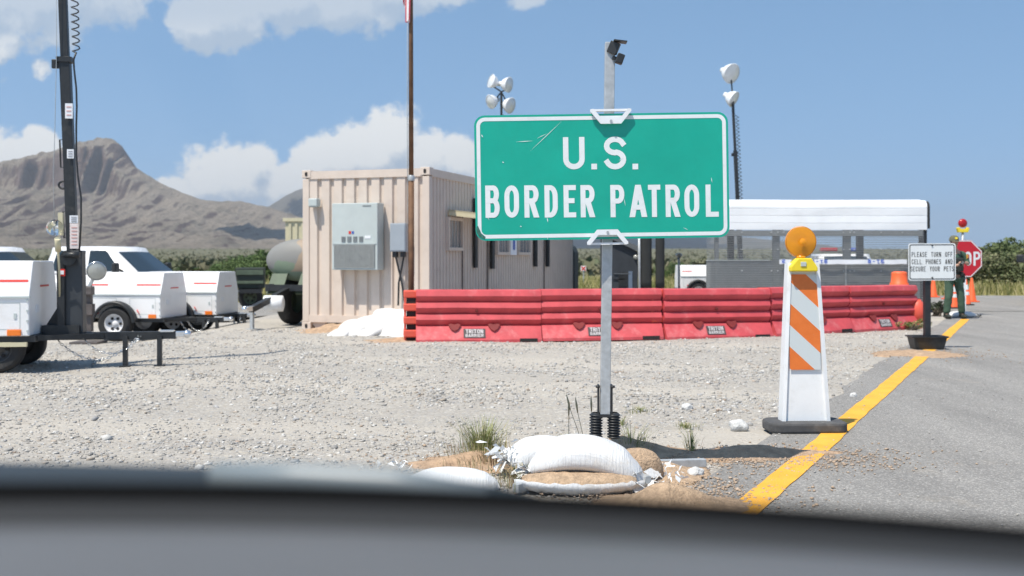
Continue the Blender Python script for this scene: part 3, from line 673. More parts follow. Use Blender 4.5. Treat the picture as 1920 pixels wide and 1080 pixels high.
# ================================================================== SANDBAGS AT THE SIGN
def bag(name, loc_, L, Wd, H, rz, label, mat=bagm, bow=0, ties=(1, 1), seed=0, tilt=0, group=None, cat='sandbag'):
    root = thing(name, loc_, rz, label, cat, group)
    m = MB(); nu, nv = 40, 30
    def fn(i, j):
        u = -1+2*j/(nv-1); a = 2*math.pi*i/nu; e = max(0, 1-abs(u)**3.2)**.55
        e = e*(1-.28*abs(u)**6); c_, s_ = math.cos(a), math.sin(a)
        y = math.copysign(abs(c_)**.8, c_)*Wd/2*(.25+.75*e)*(1 if e > 0 else 0); z = math.copysign(abs(s_)**.8, s_)*H/2*(.10+.90*e)
        if z < 0: z *= .6
        x = u*L/2
        wr = .6*noise.noise((x*5+seed, y*5, z*5))+.25*noise.noise((x*20+seed, y*6, z*20)); k = H*.06*(.5+2.2*abs(u)**3)
        pu = .5*math.sin(x*70+noise.noise((x*5, y*5, seed))*5)*abs(u)**4*H*.10
        return (x, y+wr*k*c_, H*.30+z+(wr*k+pu)*abs(s_)-bow*u*u*H+tilt*x)
    m.grid(fn, nu, nv, closed_u=True)
    for v_ in (0, nv-1): pass
    bmesh.ops.holes_fill(m.bm, edges=[e for e in m.bm.edges if e.is_boundary], sides=0)
    m.build('sack', mat, root)
    for k, sx in enumerate((-1, 1)):
        if not ties[k]: continue
        m = MB(); r_ = random.Random(seed+k)
        for q in range(9):
            a0 = r_.uniform(-1, 1)*Wd*.30; z0 = H*.25-bow*H+tilt*sx*L/2; x0 = sx*L*.47; ln = r_.uniform(.05, .12)
            p = [(x0, a0*.4, z0+r_.uniform(-.02, .02)), (x0+sx*ln*.5, a0*.8, z0+r_.uniform(-.02, .04)), (x0+sx*ln, a0*1.3, z0+r_.uniform(-.05, .05))]
            wv = [.012, .022, .016]
            L_ = [Vector(p[i])+Vector((r_.uniform(-.008, .008), wv[i], wv[i]*r_.uniform(-1, 1))) for i in range(3)]; R_ = [Vector(p[i])-Vector((0, wv[i], wv[i]*r_.uniform(-1, 1))) for i in range(3)]
            for i in range(2): m.poly([L_[i], R_[i], R_[i+1], L_[i+1]], True)
        m.build('gathered_end', mat, root)
    return root
p = W(1100, 858, 6.12)
bag('sandbag', (p.x, 6.14, .085), .68, .34, .25, R(-3), 'plump white woven sandbag draped over the others in front of the sign post', bow=.42, ties=(1, 1), seed=1, tilt=-.10)
bag('sandbag', (W(1035, 850, 6.5).x-.06, 6.50, .03), .44, .28, .235, R(14), 'white sandbag with a frayed tied end, half hidden behind the plump one', bow=.12, ties=(1, 0), seed=5)
bag('sandbag', (W(845, 885, 6.0).x, 6.02, -.02), .56, .34, .17, R(2), 'low white sandbag lying flat at the far left beside the grass tuft', bow=.15, ties=(1, 0), seed=9)
tb = thing('torn_sandbag', (W(1085, 905, 6.0).x, 5.98, 0), R(-2), 'torn white sandbag spilling tan sand, pinned under the plump sandbag', 'sandbag')
m = MB()
m.grid(lambda i, j: (lambda u, a: (u*.32, math.cos(a)*.15*(1-.5*u*u)-.0, .050+math.sin(a)*.050*(1-.55*u**4)+.008*noise.noise((u*6, a*2, 1))))(-1+2*j/19, 2*math.pi*i/24), 24, 20, closed_u=True)
bmesh.ops.holes_fill(m.bm, edges=[e for e in m.bm.edges if e.is_boundary], sides=0); m.build('sand_filling', em2, tb)
m = MB()
m.grid(lambda i, j: (lambda u, v: (u*.36, -.165*(1-.4*u*u)*math.cos(v)-.0, .05+.075*math.sin(v)*(1-.4*u*u)+.02*u*u+.012*noise.noise((u*12, v*3, 7))))(-1+2*i/29, -1.1+1.35*j/9), 30, 10)
m.build('torn_sack', bagm, tb)
m = MB(); r_ = random.Random(4)
for q in range(16):
    c_ = Vector((r_.uniform(.27, .42), r_.uniform(-.15, .05), r_.uniform(.02, .12))); d_ = Vector((r_.uniform(-1, 1), r_.uniform(-1, 1), r_.uniform(-.6, .6))).normalized()*.05; e = Vector((r_.uniform(-1, 1), r_.uniform(-1, 1), r_.uniform(-1, 1))).normalized()*.03
    m.poly([c_-d_, c_+e, c_+d_, c_-e])
m.build('torn_shreds', bagm, tb)
bag('burst_sandbag', (W(1196, 868, 6.3).x, 6.30, -.02), .30, .24, .25, R(28), 'brown lump of bare packed sand standing right of the plump sandbag', mat=em2, bow=.1, ties=(0, 0), seed=12)
shredm = M('shredded_plastic', (.78, .79, .79), .5, var=.05)
shredm.node_tree.nodes['Principled BSDF'].inputs['Transmission Weight'].default_value = 0
def scrap(c, n, s_, lab, seed, nm='plastic_scrap'):
    m = MB(); r_ = random.Random(seed)
    for q in range(n):
        o = Vector(c)+Vector((r_.gauss(0, s_), r_.gauss(0, s_*.5), abs(r_.gauss(0, s_*.5))+.01)); a = Vector((r_.uniform(-1, 1), r_.uniform(-1, 1), r_.uniform(-.3, 1))).normalized()*r_.uniform(.012, .05); e = Vector((r_.uniform(-1, 1), r_.uniform(-1, 1), r_.uniform(-1, 1))).normalized()*r_.uniform(.006, .02)
        for q2 in (0, 1): b2 = e*(1 if q2 else -1)+Vector((0, 0, r_.uniform(-.01, .02))); m.poly([o-a, o+a*1.2, o+a*.5+b2])
    return tag(m.build(nm, shredm), lab, 'litter')
scrap(W(962, 862, 6.42), 60, .065, 'tangle of shredded white bag plastic at the left end of the sandbags', 2)
scrap((W(735, 880, 6.4).x, 6.55, .01), 14, .05, 'crumpled white plastic scrap on the gravel left of the low sandbag', 3)
scrap((W(1243, 880, 6.3).x, 6.45, .02), 14, .03, 'frayed white plastic on the end of the grey sign leg', 6)
scrap((W(1262, 940, 5.7).x, 5.72, .11), 14, .05, 'white plastic shreds on top of the orange mound of earth', 7)
def rock(c, s_, lab, seed, col='pale'):
    m = MB(); b = bmesh.new(); bmesh.ops.create_icosphere(b, subdivisions=3, radius=1)
    for v in b.verts:
        n_ = 1+.35*noise.noise(v.co*1.1+Vector((seed, 0, 0)))+.08*noise.noise(v.co*5); v.co = Vector((v.co.x*s_[0], v.co.y*s_[1], v.co.z*s_[2]))*n_
    m._join(b, Matrix.Translation(Vector(c)+Vector((0, 0, s_[2]*.55)))); return tag(m.build('rock', rockm), lab, 'rock')
rockm = M('pale_rock', (.52, .52, .51), .9, var=.25, scale=12, bump=.6, bscale=40)
p = G(1304, 892); rock(p, (.05, .04, .035), 'pale grey rock on the asphalt just below the end of the sign leg', 1)
p = G(1278, 893); rock(p, (.022, .02, .018), 'small grey stone left of the pale rock below the sign leg', 2)
p = G(1385, 805); rock(p, (.07, .05, .05), 'blue-grey rock on the verge left of the striped panel base', 3)
p = G(1288, 768); rock(p, (.05, .04, .035), 'tan rock on the gravel to the right of the sign post', 4)
p = G(1600, 744); rock(p, (.035, .03, .025), 'dark stone on the asphalt right of the striped panel', 5)

# ================================================================== STRIPED VERTICAL PANEL WITH BEACON
PY = 8.05
vp = thing('vertical_panel', (W(1508, 805, PY).x, PY, .004), R(2), 'white plastic vertical panel with orange stripes standing on the yellow line', 'traffic panel')
m = MB(); m.prism([(x, y) for x, y in rrect(.59, .34, .09)], (0, 0, 0), (1, 0, 0), (0, 1, 0), .078, .018); m.build('rubber_base', M('worn_rubber', (.07, .07, .072), .8, var=.2, scale=12, dirt=(.2, .19, .17), dscale=8), vp)
def taper(z): return .183-(z-.078)/(1.262-.078)*.063
m = MB(); zs = [.078, .3, .6, .9, 1.15, 1.262]
lean = lambda z: -.018*(z/1.26)
def tap_fn(i, j):
    z = zs[j]; a = taper(z); d_ = .055-.015*j/5
    prof = [(-a, -d_), (-a+.028, -d_-.004), (-a+.034, -d_+.016), (a-.034, -d_+.016), (a-.028, -d_-.004), (a, -d_), (a, d_), (-a, d_)]
    return (prof[i][0]+lean(z), prof[i][1], z)
m.grid(tap_fn, 8, 6, closed_u=True, smooth=False); bmesh.ops.holes_fill(m.bm, edges=[e for e in m.bm.edges if e.is_boundary], sides=0)
m.build('panel_body', whitep, vp)
sm_ = bpy.data.materials.new('orange_white_stripes'); sm_.use_nodes = True; t = NT(sm_.node_tree); b = t.n['Principled BSDF']
P = t.new('ShaderNodeTexCoord').outputs['Object']; q = t.xyz(P)
v = t.math('DIVIDE', t.math('ADD', q[2], t.math('MULTIPLY', q[0], .913)), .327)
v = t.math('FRACT', t.math('ADD', v, .90)); tone = t.ramp(t.noise(P, 9, 6, .7), [(.3, (.68, .155, .022)), (.7, (.78, .20, .035))])
c = t.mix(t.math('LESS_THAN', v, .5), (.58, .63, .64, 1), tone)
c = t.mix(t.math('MULTIPLY', t.step(t.noise(P, 30, 6, .8), .66, .70), .6), c, (.42, .38, .34, 1)); t.put(b, 'Base Color', c); b.inputs['Roughness'].default_value = .4
m = MB(); z0, z1 = .463, 1.178
m.poly([(-.117+lean(z0), -.036, z0), (.117+lean(z0), -.036, z0), (.117+lean(z1), -.036+.009, z1), (-.117+lean(z1), -.036+.009, z1)])
for v_ in m.bm.verts: v_.co.y -= .012
m.build('striped_sheet', sm_, vp)
bc = thing('warning_beacon', vp.location+Vector((-.03, -.02, 1.20)), R(2), 'amber warning beacon on a yellow battery case atop the striped panel', 'beacon')
m = MB(); m.prism([(-.10, 0), (.105, 0), (.105, .03), (.058, .10), (-.045, .10), (-.10, .035)], (0, .045, 0), (1, 0, 0), (0, 0, 1), .12, .008)
m.build('battery_case', yellowp, bc)
m = MB(); m.box((-.005, -.078, .055), (.042, .008, .034), None, .003); m.build('label_plate', acm, bc)
m = MB(); o = Vector((-.002, .0, .222))
prof = [(0, -.052)]
for q in range(1, 25):
    r_ = .113*q/24; prof.append((r_, -.036*math.cos(q/24*1.2)+.0050*(q % 2)))
prof += [(.113, -.012), (.113, .012)]
for q in range(23, -1, -1): prof.append((.113*q/24, .036*math.cos(q/24*1.2)))
m.lathe(prof, o, (0, 1, 0), 40); m.build('beacon_lens', amber, bc)
m = MB(); m.cyl(o+Vector((0, 0, -.125)), o+Vector((0, 0, -.104)), .036, seg=20); m.lathe([(.0, -.058), (.02, -.057), (.026, -.054)], o, (0, 1, 0), 16); m.build('lens_collar', amber, bc)
m = MB(); m.lathe([(.116, -.010), (.119, -.004), (.119, .004), (.116, .010)], o, (0, 1, 0), 40); m.build('lens_rim', amber, bc)

# ================================================================== SMALL NOTICE SIGN
NY = 15.3; NS = F/NY
ns = thing('notice_sign', (W(1738, 655, NY).x, NY, 0), 0, 'white rectangular notice about phones and pets on a black post in a tray', 'notice sign')
o = W(1744, 491, NY)-ns.location+Vector((0, -.07, 0)); ux2, uy2 = Vector((1, 0, .004)).normalized(), Vector((-.004, 0, 1)).normalized(); nr2 = ux2.cross(uy2)
m = MB(); m.prism(rrect(.675, .53, .035), o-nr2*.004, ux2, uy2, .004); m.build('notice_face', wsheet, ns)
ux_, uy_, nrm_ = ux, uy, nrm; ux, uy, nrm = ux2, uy2, nr2
band(rrect(.645, .50, .03), rrect(.621, .476, .02), o, .002).build('notice_border', blackt, ns)
ux, uy, nrm = ux_, uy_, nrm_
m = MB()
for k, s_ in enumerate(('PLEASE TURN OFF', 'CELL PHONES AND', 'SECURE YOUR PETS')):
    text(m, s_, .0, .118-k*.103-.012, .070, .0275, .0078, .0105, o, ux2, uy2, .002)
m.build('lettering', blackt, ns, recalc=False)
m = MB(); m.box((0, 0, .66), (.085, .085, 1.22), None, .006); m.build('post', black, ns)
m = MB()
m.grid(lambda i, j: (lambda a, r_: (r_[0]*.25*max(-1, min(1, 1.35*math.cos(a))), r_[0]*.17*max(-1, min(1, 1.35*math.sin(a))), r_[1]))(2*math.pi*i/40, [(.80, .015), (.84, .05), (.95, .17), (1.05, .18), (1.05, .195), (.97, .195), (.9, .15), (.0, .13)][j]), 40, 8, closed_u=True, smooth=False)
m.build('tray_base', black, ns)
m = MB()
for z in (.36, -.225): m.cyl(o+nr2*.004+Vector((0, 0, .235 if z > 0 else -.225)), o+nr2*.012+Vector((0, 0, .235 if z > 0 else -.225)), .012, seg=8)
m.build('bolt', black, ns)
# ================================================================== RED BARRIERS
def barrier():
    root = thing('plastic_barrier', (0, 0, 0), 0, 'x', 'barrier', 'red barriers in a row along the verge')
    prof = [(.29, .0), (.29, .045), (.185, .245), (.125, .255), (.20, .345), (.202, .352), (.165, .43), (.125, .436), (.198, .53), (.20, .537), (.165, .615), (.125, .621), (.195, .712), (.197, .72), (.165, .802), (.145, .81)]
    L = 1.972; n = 25; st = [.002+(L-.004)*i/(n-1) for i in range(n)]
    full = [(-d_, z) for d_, z in prof]+[(d_, z) for d_, z in prof[::-1]]
    m = MB()
    def fn(i, j):
        x = st[i]; d_, z = full[j]; e = .006 if i in (0, n-1) else 0
        d_ += (.006*noise.noise((x*2.2, z*4, 2)))*(1 if d_ > 0 else -1)
        zz = z+.007*noise.noise((x*1.4, 0, z*3)) if z > .02 else z
        return (x, math.copysign(abs(d_)-e, d_), zz)
    full.append(full[0]); m.grid(fn, n, len(full), smooth=False); bmesh.ops.remove_doubles(m.bm, verts=m.bm.verts, dist=1e-5)
    bmesh.ops.holes_fill(m.bm, edges=[e for e in m.bm.edges if e.is_boundary], sides=0)
    m.build('barrier_shell', redp, root)
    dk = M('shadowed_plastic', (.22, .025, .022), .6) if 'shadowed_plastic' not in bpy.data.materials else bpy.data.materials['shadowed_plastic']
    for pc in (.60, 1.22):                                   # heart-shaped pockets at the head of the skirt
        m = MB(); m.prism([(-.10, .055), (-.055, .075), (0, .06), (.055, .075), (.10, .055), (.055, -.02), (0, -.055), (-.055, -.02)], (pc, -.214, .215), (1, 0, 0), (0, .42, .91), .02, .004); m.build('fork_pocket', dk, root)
    m = MB(); m.prism([(-.14, -.028), (.14, -.028), (.14, .028), (-.14, .028)], (1.76, -.277, .032), (1, 0, 0), (0, 0, 1), .016); m.build('drain_opening', interior, root)
    sl = Vector((0, .105, .2)).normalized(); o = Vector((.91, -.2445, .14))
    pl = MB(); pl.prism([(-.17, -.075), (.17, -.075), (.17, .075), (-.17, .075)], o, (1, 0, 0), sl, .005); plate = pl.build('name_plate', plateink, root)
    lt = MB(); text(lt, 'TRITON', 0, .031, .07, .045, .014, .007, o, (1, 0, 0), sl, .0065)
    text(lt, 'BARRIER', 0, -.04, .05, .038, .010, .007, o, (1, 0, 0), sl, .0065); lt.build('lettering', plateletter, plate, recalc=False)
    m = MB()
    for k in range(4): m.box((-.085, 0, .13+.205*k), (.21, .30-.03*k, .115), None, .018)
    m.box((-.165, 0, .41), (.035, .2, .78), None, .008); kn = m.build('hinge_knuckle', orangep, root)
    m = MB(); m.box((-.07, 0, .39), (.14, .16, .74)); m.build('hinge_recess', interior, kn)
    m = MB(); m.cyl((.95, -.165, .49), (.95, -.195, .48), .022, seg=10); m.build('drain_plug', dk, root)
    return root
bar0 = barrier()
hd = [7, 9, 19, 33.5, 35]; P0 = Vector((-1.52, 16.8, 0))
labs = ['leftmost red barrier in front of the container, its orange hinge end showing',
        'red barrier crossing behind the grey post of the green sign', 'red barrier directly right of the grey sign post, below the sign corner',
        'red barrier partly hidden by the orange striped panel', 'last red barrier of the row, nearest the notice sign']
for k, a in enumerate(hd):
    o = bar0 if k == 0 else dup(bar0); o.location = P0; o.rotation_euler = ((.012, -.008, .01, -.015, .012)[k], (.004, -.003, .006, -.002, .005)[k], R(a)); o['label'] = labs[k]
    P0 = P0+Vector((math.cos(R(a)), math.sin(R(a)), 0))*1.974
end = P0
m = MB(); m.grid(lambda i, j: (lambda a, u: (end.x+.12+.16*math.cos(a)*math.sin(u)*(1+.2*noise.noise((a, u, 1))), end.y-.1+.16*math.sin(a)*math.sin(u), .30+.24*math.cos(u)*(1+.25*noise.noise((a*1.3, u*2, 4)))))(2*math.pi*i/18, .05+3.0*j/11), 18, 12, closed_u=True)
bmesh.ops.holes_fill(m.bm, edges=[e for e in m.bm.edges if e.is_boundary], sides=0)
tag(m.build('broken_barrier_piece', orangep), 'broken faded orange chunk of barrier at the right end of the red row', 'barrier piece')

# ================================================================== CONTAINER OFFICE
CO = Vector((-1.45, 18.7, 0)); CE = Vector((-.95, .3125, 0)).normalized(); CL = Vector((.3125, .95, 0)).normalized(); CW, CLEN, CH = 2.5, 9.75, 2.9
ct = thing('shipping_container', CO, math.atan2(CL.y, CL.x), 'beige corrugated shipping container office with wall unit and shaded windows', 'container')
# local axes: +x along the long side (CL), +y along the end face (CE)
def endp(px):                                               # local y on the end face under a picture column
    r_ = (px-960)/F; return (r_*CO.y-CO.x)/(CE.x-r_*CE.y)
def sidep(px):
    r_ = (px-960)/F; return (r_*CO.y-CO.x)/(CL.x-r_*CL.y)
def zend(px, py): y = endp(px); return CAM_H-(py-HZ)/F*(CO.y+CE.y*y)
def zside(px, py): x = sidep(px); return CAM_H-(py-HZ)/F*(CO.y+CL.y*x)
m = MB(); pw = .13
for x in (pw/2, CLEN-pw/2):
    for y in (pw/2, CW-pw/2): m.box((x, y, CH/2+.0), (pw, pw, CH-.30), None, .006)
for z, hh in ((CH-.08, .14), (.21, .13)):
    for y in (.05, CW-.05): m.box((CLEN/2, y, z), (CLEN-2*pw-.004, .10, hh))
    for x in (.05, CLEN-.05): m.box((x, CW/2, z), (.10, CW-2*pw-.004, hh))
m.build('steel_frame', tanp, ct)
for x in (.08, CLEN-.08):
    for y in (.08, CW-.08):
        for z in (CH-.06, .075):
            m = MB(); m.box((x, y, z), (.18, .18, .14), None, .008); cc = m.build('corner_casting', tanp, ct)
            if x < 1:
                m = MB(); m.prism([(q[0], q[1]) for q in rrect(.05, .075, .02, 4)], (x-.092, y, z), (0, -1, 0), (0, 0, 1), .004); m.build('casting_hole', interior, cc)
m = MB()                                                    # gusset feet under the end rail
for y in (.30, CW-.30): m.prism([(-.14, 0), (.14, 0), (.10 if y > 1 else -.02, -.09), (.13 if y > 1 else -.13, -.14)] if False else [(-.17, 0), (.17, 0), (.06, -.10), (-.06, -.10)], (.05, y, .145), (0, 1, 0), (0, 0, 1), .04)
m.build('forklift_gusset', tanp, ct)
def corrugated(name, L, H, pitch, dep, flat, o, ux, uz, mat, parent):
    n = round(L/pitch); p = L/n; pts = []
    for k in range(n):
        x = k*p; s_ = (p-2*flat*p)/2 if False else p*.09; a = p*flat
        pts += [(x, 0), (x+a, 0), (x+a+s_, dep), (x+p-s_, dep)]
    pts.append((L, 0)); m = MB(); ux, uz = Vector(ux), Vector(uz); nz = ux.cross(uz); o = Vector(o)
    m.grid(lambda i, j: o+ux*pts[i][0]-nz*pts[i][1]+uz*(H*j), len(pts), 2, smooth=False)
    return m.build(name, mat, parent, recalc=False)
# end face looks along -x ; side face looks along -y
corrugated('end_wall', CW-2*pw, CH-.42, .255, .045, .62, (.02, CW-pw, .27), (0, -1, 0), (0, 0, 1), tanp, ct)
corrugated('side_wall', CLEN-2*pw, CH-.42, .155, .03, .42, (pw, .02, .27), (1, 0, 0), (0, 0, 1), tanp, ct)
corrugated('side_wall', CLEN-2*pw, CH-.42, .155, .03, .42, (CLEN-pw, CW-.02, .27), (-1, 0, 0), (0, 0, 1), tanp, ct)
m = MB(); m.box((CLEN-.03, CW/2, CH/2), (.03, CW-.27, CH-.4)); m.build('rear_wall', tanp, ct)
m = MB(); m.box((CLEN/2, CW/2, CH-.035), (CLEN-.22, CW-.22, .03)); m.build('roof', tanp, ct)
m = MB(); m.box((CLEN/2, CW/2, .24), (CLEN-.22, CW-.22, .05)); m.build('floor_pan', interior, ct)
# wall air conditioner
ya, yb = endp(634), endp(722); yc = (ya+yb)/2; wd_ = ya-yb-.035; z0, z1 = zend(678, 506), zend(678, 382)
ac = thing('air_conditioner', ct.location+CE*yc+CL*(-.14)+Vector((0, 0, z0)), ct.rotation_euler.z, 'grey louvred wall air conditioner on the beige container end', 'air conditioner')
H_ = z1-z0
m = MB(); m.box((0, 0, H_*.5), (.27, wd_, H_), None, .012); m.build('unit_body', acm, ac)
m = MB(); m.box((-.137, 0, H_*.205), (.006, wd_*.90, H_*.35))
for k in range(20): m.box((-.146, 0, .045+k*H_*.35/20), (.014, wd_*.88, .007), (0, .5, 0))
for k in range(9): m.box((-.150, -wd_*.44+k*wd_*.11, H_*.205), (.006, .006, H_*.35))
m.build('lower_grille', M('grille_grey', (.27, .29, .29), .5), ac)
for k in range(4):
    m = MB(); m.box((-.138, wd_*.24-k*.115, H_*.46), (.010, .075, .10))
    for q in range(6): m.box((-.146, wd_*.24-k*.115, H_*.46-.04+q*.016), (.008, .072, .006))
    m.build('vent', bpy.data.materials['grille_grey'], ac)
m = MB(); m.box((-.138, wd_*.10, H_*.56), (.006, .045, .05)); m.build('red_emblem', redi, ac)
m = MB(); m.box((-.138, wd_*.035, H_*.56), (.006, .04, .045)); m.build('blue_emblem', bluei, ac)
m = MB(); m.box((-.138, -wd_*.29, H_*.49), (.006, .11, .05)); m.build('data_label', paper, ac)
m = MB(); m.box((-.138, -wd_*.27, H_*.955), (.006, .16, .018)); m.build('name_strip', netm, ac)
m = MB(); m.box((-.138, 0, H_*.395), (.012, wd_*.97, .02)); m.build('seam_strip', acm, ac)
# junction box, lamp box and conduits
y0 = (endp(738)+endp(769))/2
eb = thing('electrical_box', ct.location+CE*y0+CL*(-.10)+Vector((0, 0, zend(753, 472))), ct.rotation_euler.z, 'blue-grey electrical box on the beige container next to the flagpole', 'electrical box')
m = MB(); m.box((0, 0, .25), (.16, .30, .50), None, .008); m.build('enclosure', boxm, eb)
m = MB(); m.box((-.084, 0, .25), (.012, .28, .46), None, .004); m.build('door', boxm, eb)
for yy_ in (.08, -.07):
    m = MB(); m.tube([(0.02, yy_, 0), (0.02, yy_, -.10), (.03, -yy_*.4, -.55), (.04, -yy_*.9-.02, -.95)], .018, 8); m.build('conduit', black, eb)
m = MB(); m.box((.0, .08, -.05), (.09, .08, .10), None, .01); m.box((0, -.07, -.05), (.09, .08, .09), None, .01); m.build('cable_gland', black, eb)
y0 = endp(593)
lb = thing('wall_lamp', ct.location+CE*y0+CL*(-.07)+Vector((0, 0, zend(593, 388))), ct.rotation_euler.z, 'small grey box lamp high on the left of the container end', 'wall lamp')
m = MB(); m.box((0, 0, .075), (.15, .18, .15), None, .02); m.build('housing', acm, lb)
m = MB(); m.box((.0, 0, -.006), (.10, .14, .01)); m.build('lens', lampg, lb)
# windows in the shaded long side
def window(px0, px1, py0, py1, blind=True):
    xa, xb = sidep(px0), sidep(px1); pm = (px0+px1)/2; zl, zh = zside(pm, py1), zside(pm, py0); xc, zc = (xa+xb)/2, (zl+zh)/2; L_, H2 = xb-xa, zh-zl
    m = MB()
    for x in (xa+.03, xb-.03): m.box((x, -.005, zc), (.06, .08, H2))
    for z in (zl+.03, zh-.03): m.box((xc, -.005, z), (L_-.122, .08, .06))
    f = m.build('window', tanp, ct)
    m = MB(); m.box((xc, .012, zc), (L_-.12, .012, H2-.12)); m.build('pane', M('dusty_glass', (.20, .20, .20), .25) if 'dusty_glass' not in bpy.data.materials else bpy.data.materials['dusty_glass'], f)
    m = MB()
    for k in range(1, 4): m.box((xa+.06+(L_-.12)*k/4, .0, zc), (.012, .012, H2-.125))
    m.build('window_bar', tanp, f)
window(838, 866, 408, 470); window(930, 953, 400, 478); window(969, 993, 400, 478)
xa, xb = sidep(840), sidep(912); zt = zside(842, 394)
m = MB(); m.box(((xa+xb)/2, -.30, zt-.04), (xb-xa, .58, .03), (R(7), 0, 0)); m.box((xa+.01, -.30, zt-.08), (.02, .58, .10), (R(7), 0, 0)); m.build('window_awning', cream, ct)
for px, y0, y1 in ((889, 372, 502), (921, 395, 504), (1002, 405, 500), (1025, 408, 500)):
    m = MB(); x = sidep(px); m.box((x, -.03, (zside(px, y0)+zside(px, y1))/2), (.13 if px < 900 else .16, .05, abs(zside(px, y0)-zside(px, y1)))); m.build('shutter_rail', black, ct)
for px in (867, 914, 1020):
    m = MB(); x = sidep(px); m.box((x, -.004, 1.25), (.016, .02, 1.9)); m.build('door_seam', M('seam_brown', (.12, .10, .09), .7) if 'seam_brown' not in bpy.data.materials else bpy.data.materials['seam_brown'], ct)
m = MB(); px = 961; m.box((sidep(px), -.02, zside(px, 460)), (.42, .02, .42)); nt_ = m.build('posted_notice', paper, ct)
m = MB(); m.box((sidep(px), -.036, zside(px, 459)), (.12, .006, .22)); m.build('emblem', bluei, nt_)
tag_y = sidep(1078)
hb = thing('water_heater_cabinet', CO+CL*(CLEN+.35)+CE*.12, ct.rotation_euler.z, 'dark rounded cabinet standing at the far end of the container', 'cabinet')
m = MB(); m.prism([(0, 0), (.5, 0), (.5, 1.25), (.42, 1.42), (.25, 1.5), (.08, 1.42), (0, 1.25)], (.25, .0, .22), (0, 1, 0), (0, 0, 1), .45, .03); m.build('hood', M('dark_green_grey', (.04, .05, .05), .6), hb)
m = MB(); m.box((.48, .25, .11), (.4, .44, .22)); m.build('plinth', black, hb)

# ================================================================== SANDBAG HEAP AT THE CONTAINER
proto = bag('sandbag', (0, 0, 0), .72, .40, .20, 0, 'white sandbag in the heap against the beige container end', mat=bagw, bow=.25, ties=(0, 0), seed=31, group='white sandbags heaped by the container')
r_ = random.Random(12); spots = []
heap_h = lambda px: .62*max(0, min(1, (px-618)/165))**.9
for k in range(34):
    px = 640+178*((k*0.618) % 1)**.8; v = (k//2)/16; Y = 18.05+.75*v-.3*(px-620)/180+.12; h = heap_h(px)
    spots.append((px, Y, max(-.02, h*(.10+.72*v)-.10+r_.uniform(-.03, .03)), 64+r_.uniform(-26, 26)+18*(px > 720)))
for k, (px, Y, z, a) in enumerate(spots):
    o = proto if k == 0 else dup(proto)
    o.location = ((px-960)/F*Y, Y, z); o.rotation_euler = (r_.uniform(-.25, .1), -r_.uniform(.10, .38), R(a)); o.scale = (r_.uniform(.85, 1.1), r_.uniform(.9, 1.3), r_.uniform(.8, 1.1))

# ================================================================== FLAGPOLE
fx = W(771, 500, 17.3)
fp = thing('flagpole', (fx.x, 17.3, 0), 0, 'tall rusty brown flagpole in front of the beige container', 'flagpole')
m = MB(); m.tube([(0, 0, 0), (0, 0, 2.6)], .048, 14); m.tube([(0, 0, 2.6), (-.01, 0, 7.6)], [.040, .032], 14); m.build('pole', rust, fp)
m = MB(); m.lathe([(.052, -.04), (.056, -.03), (.056, .03), (.045, .05)], (0, 0, 2.6), seg=16); m.build('collar', galv, fp)
m = MB(); m.ball((-.01, 0, 7.68), .09, 3); m.build('finial', chrome, fp)
m = MB(); m.tube([(-.05, -.03, 1.2), (-.06, -.035, 3.5), (-.05, -.03, 7.5)], .006, 6); m.build('halyard', galv, fp)
fl = thing('flag', (fx.x, 17.3, 5.0), 0, 'red and white striped flag hanging limp at the top of the rusty pole', 'flag')
m = MB(); nx_ = 53; nzv = 24
def flag_fn(i, j):
    u = i/(nx_-1); z = 1.85*(j/(nzv-1)); dr = 1-j/(nzv-1)
    lowcut = .06+.42*u**1.2*.9-.30*math.sin(u*3.1)*u
    zz = max(0, lowcut)*dr+z*(1-.12*dr)
    a = u*11.0; rad = .035+.085*u*(1-.35*dr)
    return (-.015-.10*dr*u*.3+rad*math.sin(a)*(.9-.25*dr)-.02, -.05-.10*u*(.6+.4*math.cos(a)), zz+.04)
m.grid(flag_fn, nx_, nzv)
m.bm.faces.ensure_lookup_table()
for k, f in enumerate(m.bm.faces): f.material_index = (k//(nzv-1)//4) % 2
m.build('stripes', [M('flag_red', (.52, .03, .045), .7), M('flag_white', (.75, .75, .76), .7)], fl, recalc=False)
# ================================================================== WHEELS
def wheel(parent, c, r, wd_, side, rim_mat, hub=.55, holes=6):
    """wheel with its axle along local y; side = -1 shows its face towards -y"""
    m = MB(); pr = [(r*hub*1.02, -wd_*.42), (r*.80, -wd_*.5), (r*.95, -wd_*.44), (r, -wd_*.28), (r, wd_*.28), (r*.95, wd_*.44), (r*.80, wd_*.5), (r*hub*1.02, wd_*.42)]
    m.lathe(pr, c, (0, 1, 0), 32); wh = m.build('wheel', rubber, parent)
    m = MB(); s_ = side; c = Vector(c)
    m.lathe([(0, s_*wd_*.20), (r*.16, s_*wd_*.22), (r*.20, s_*wd_*.10), (r*.42, s_*wd_*.14), (r*hub*.93, s_*wd_*.34), (r*hub*1.02, s_*wd_*.43), (r*hub*1.02, -s_*wd_*.4)], c, (0, 1, 0), 32); m.mi = 1
    for k in range(holes):
        a = 2*math.pi*k/holes; o = c+Vector((math.cos(a)*r*.33, s_*wd_*.155, math.sin(a)*r*.33)); m.cyl(o, o+Vector((0, s_*.012, 0)), r*.085, seg=10)
    m.build('rim', [rim_mat, interior], wh)
    return wh
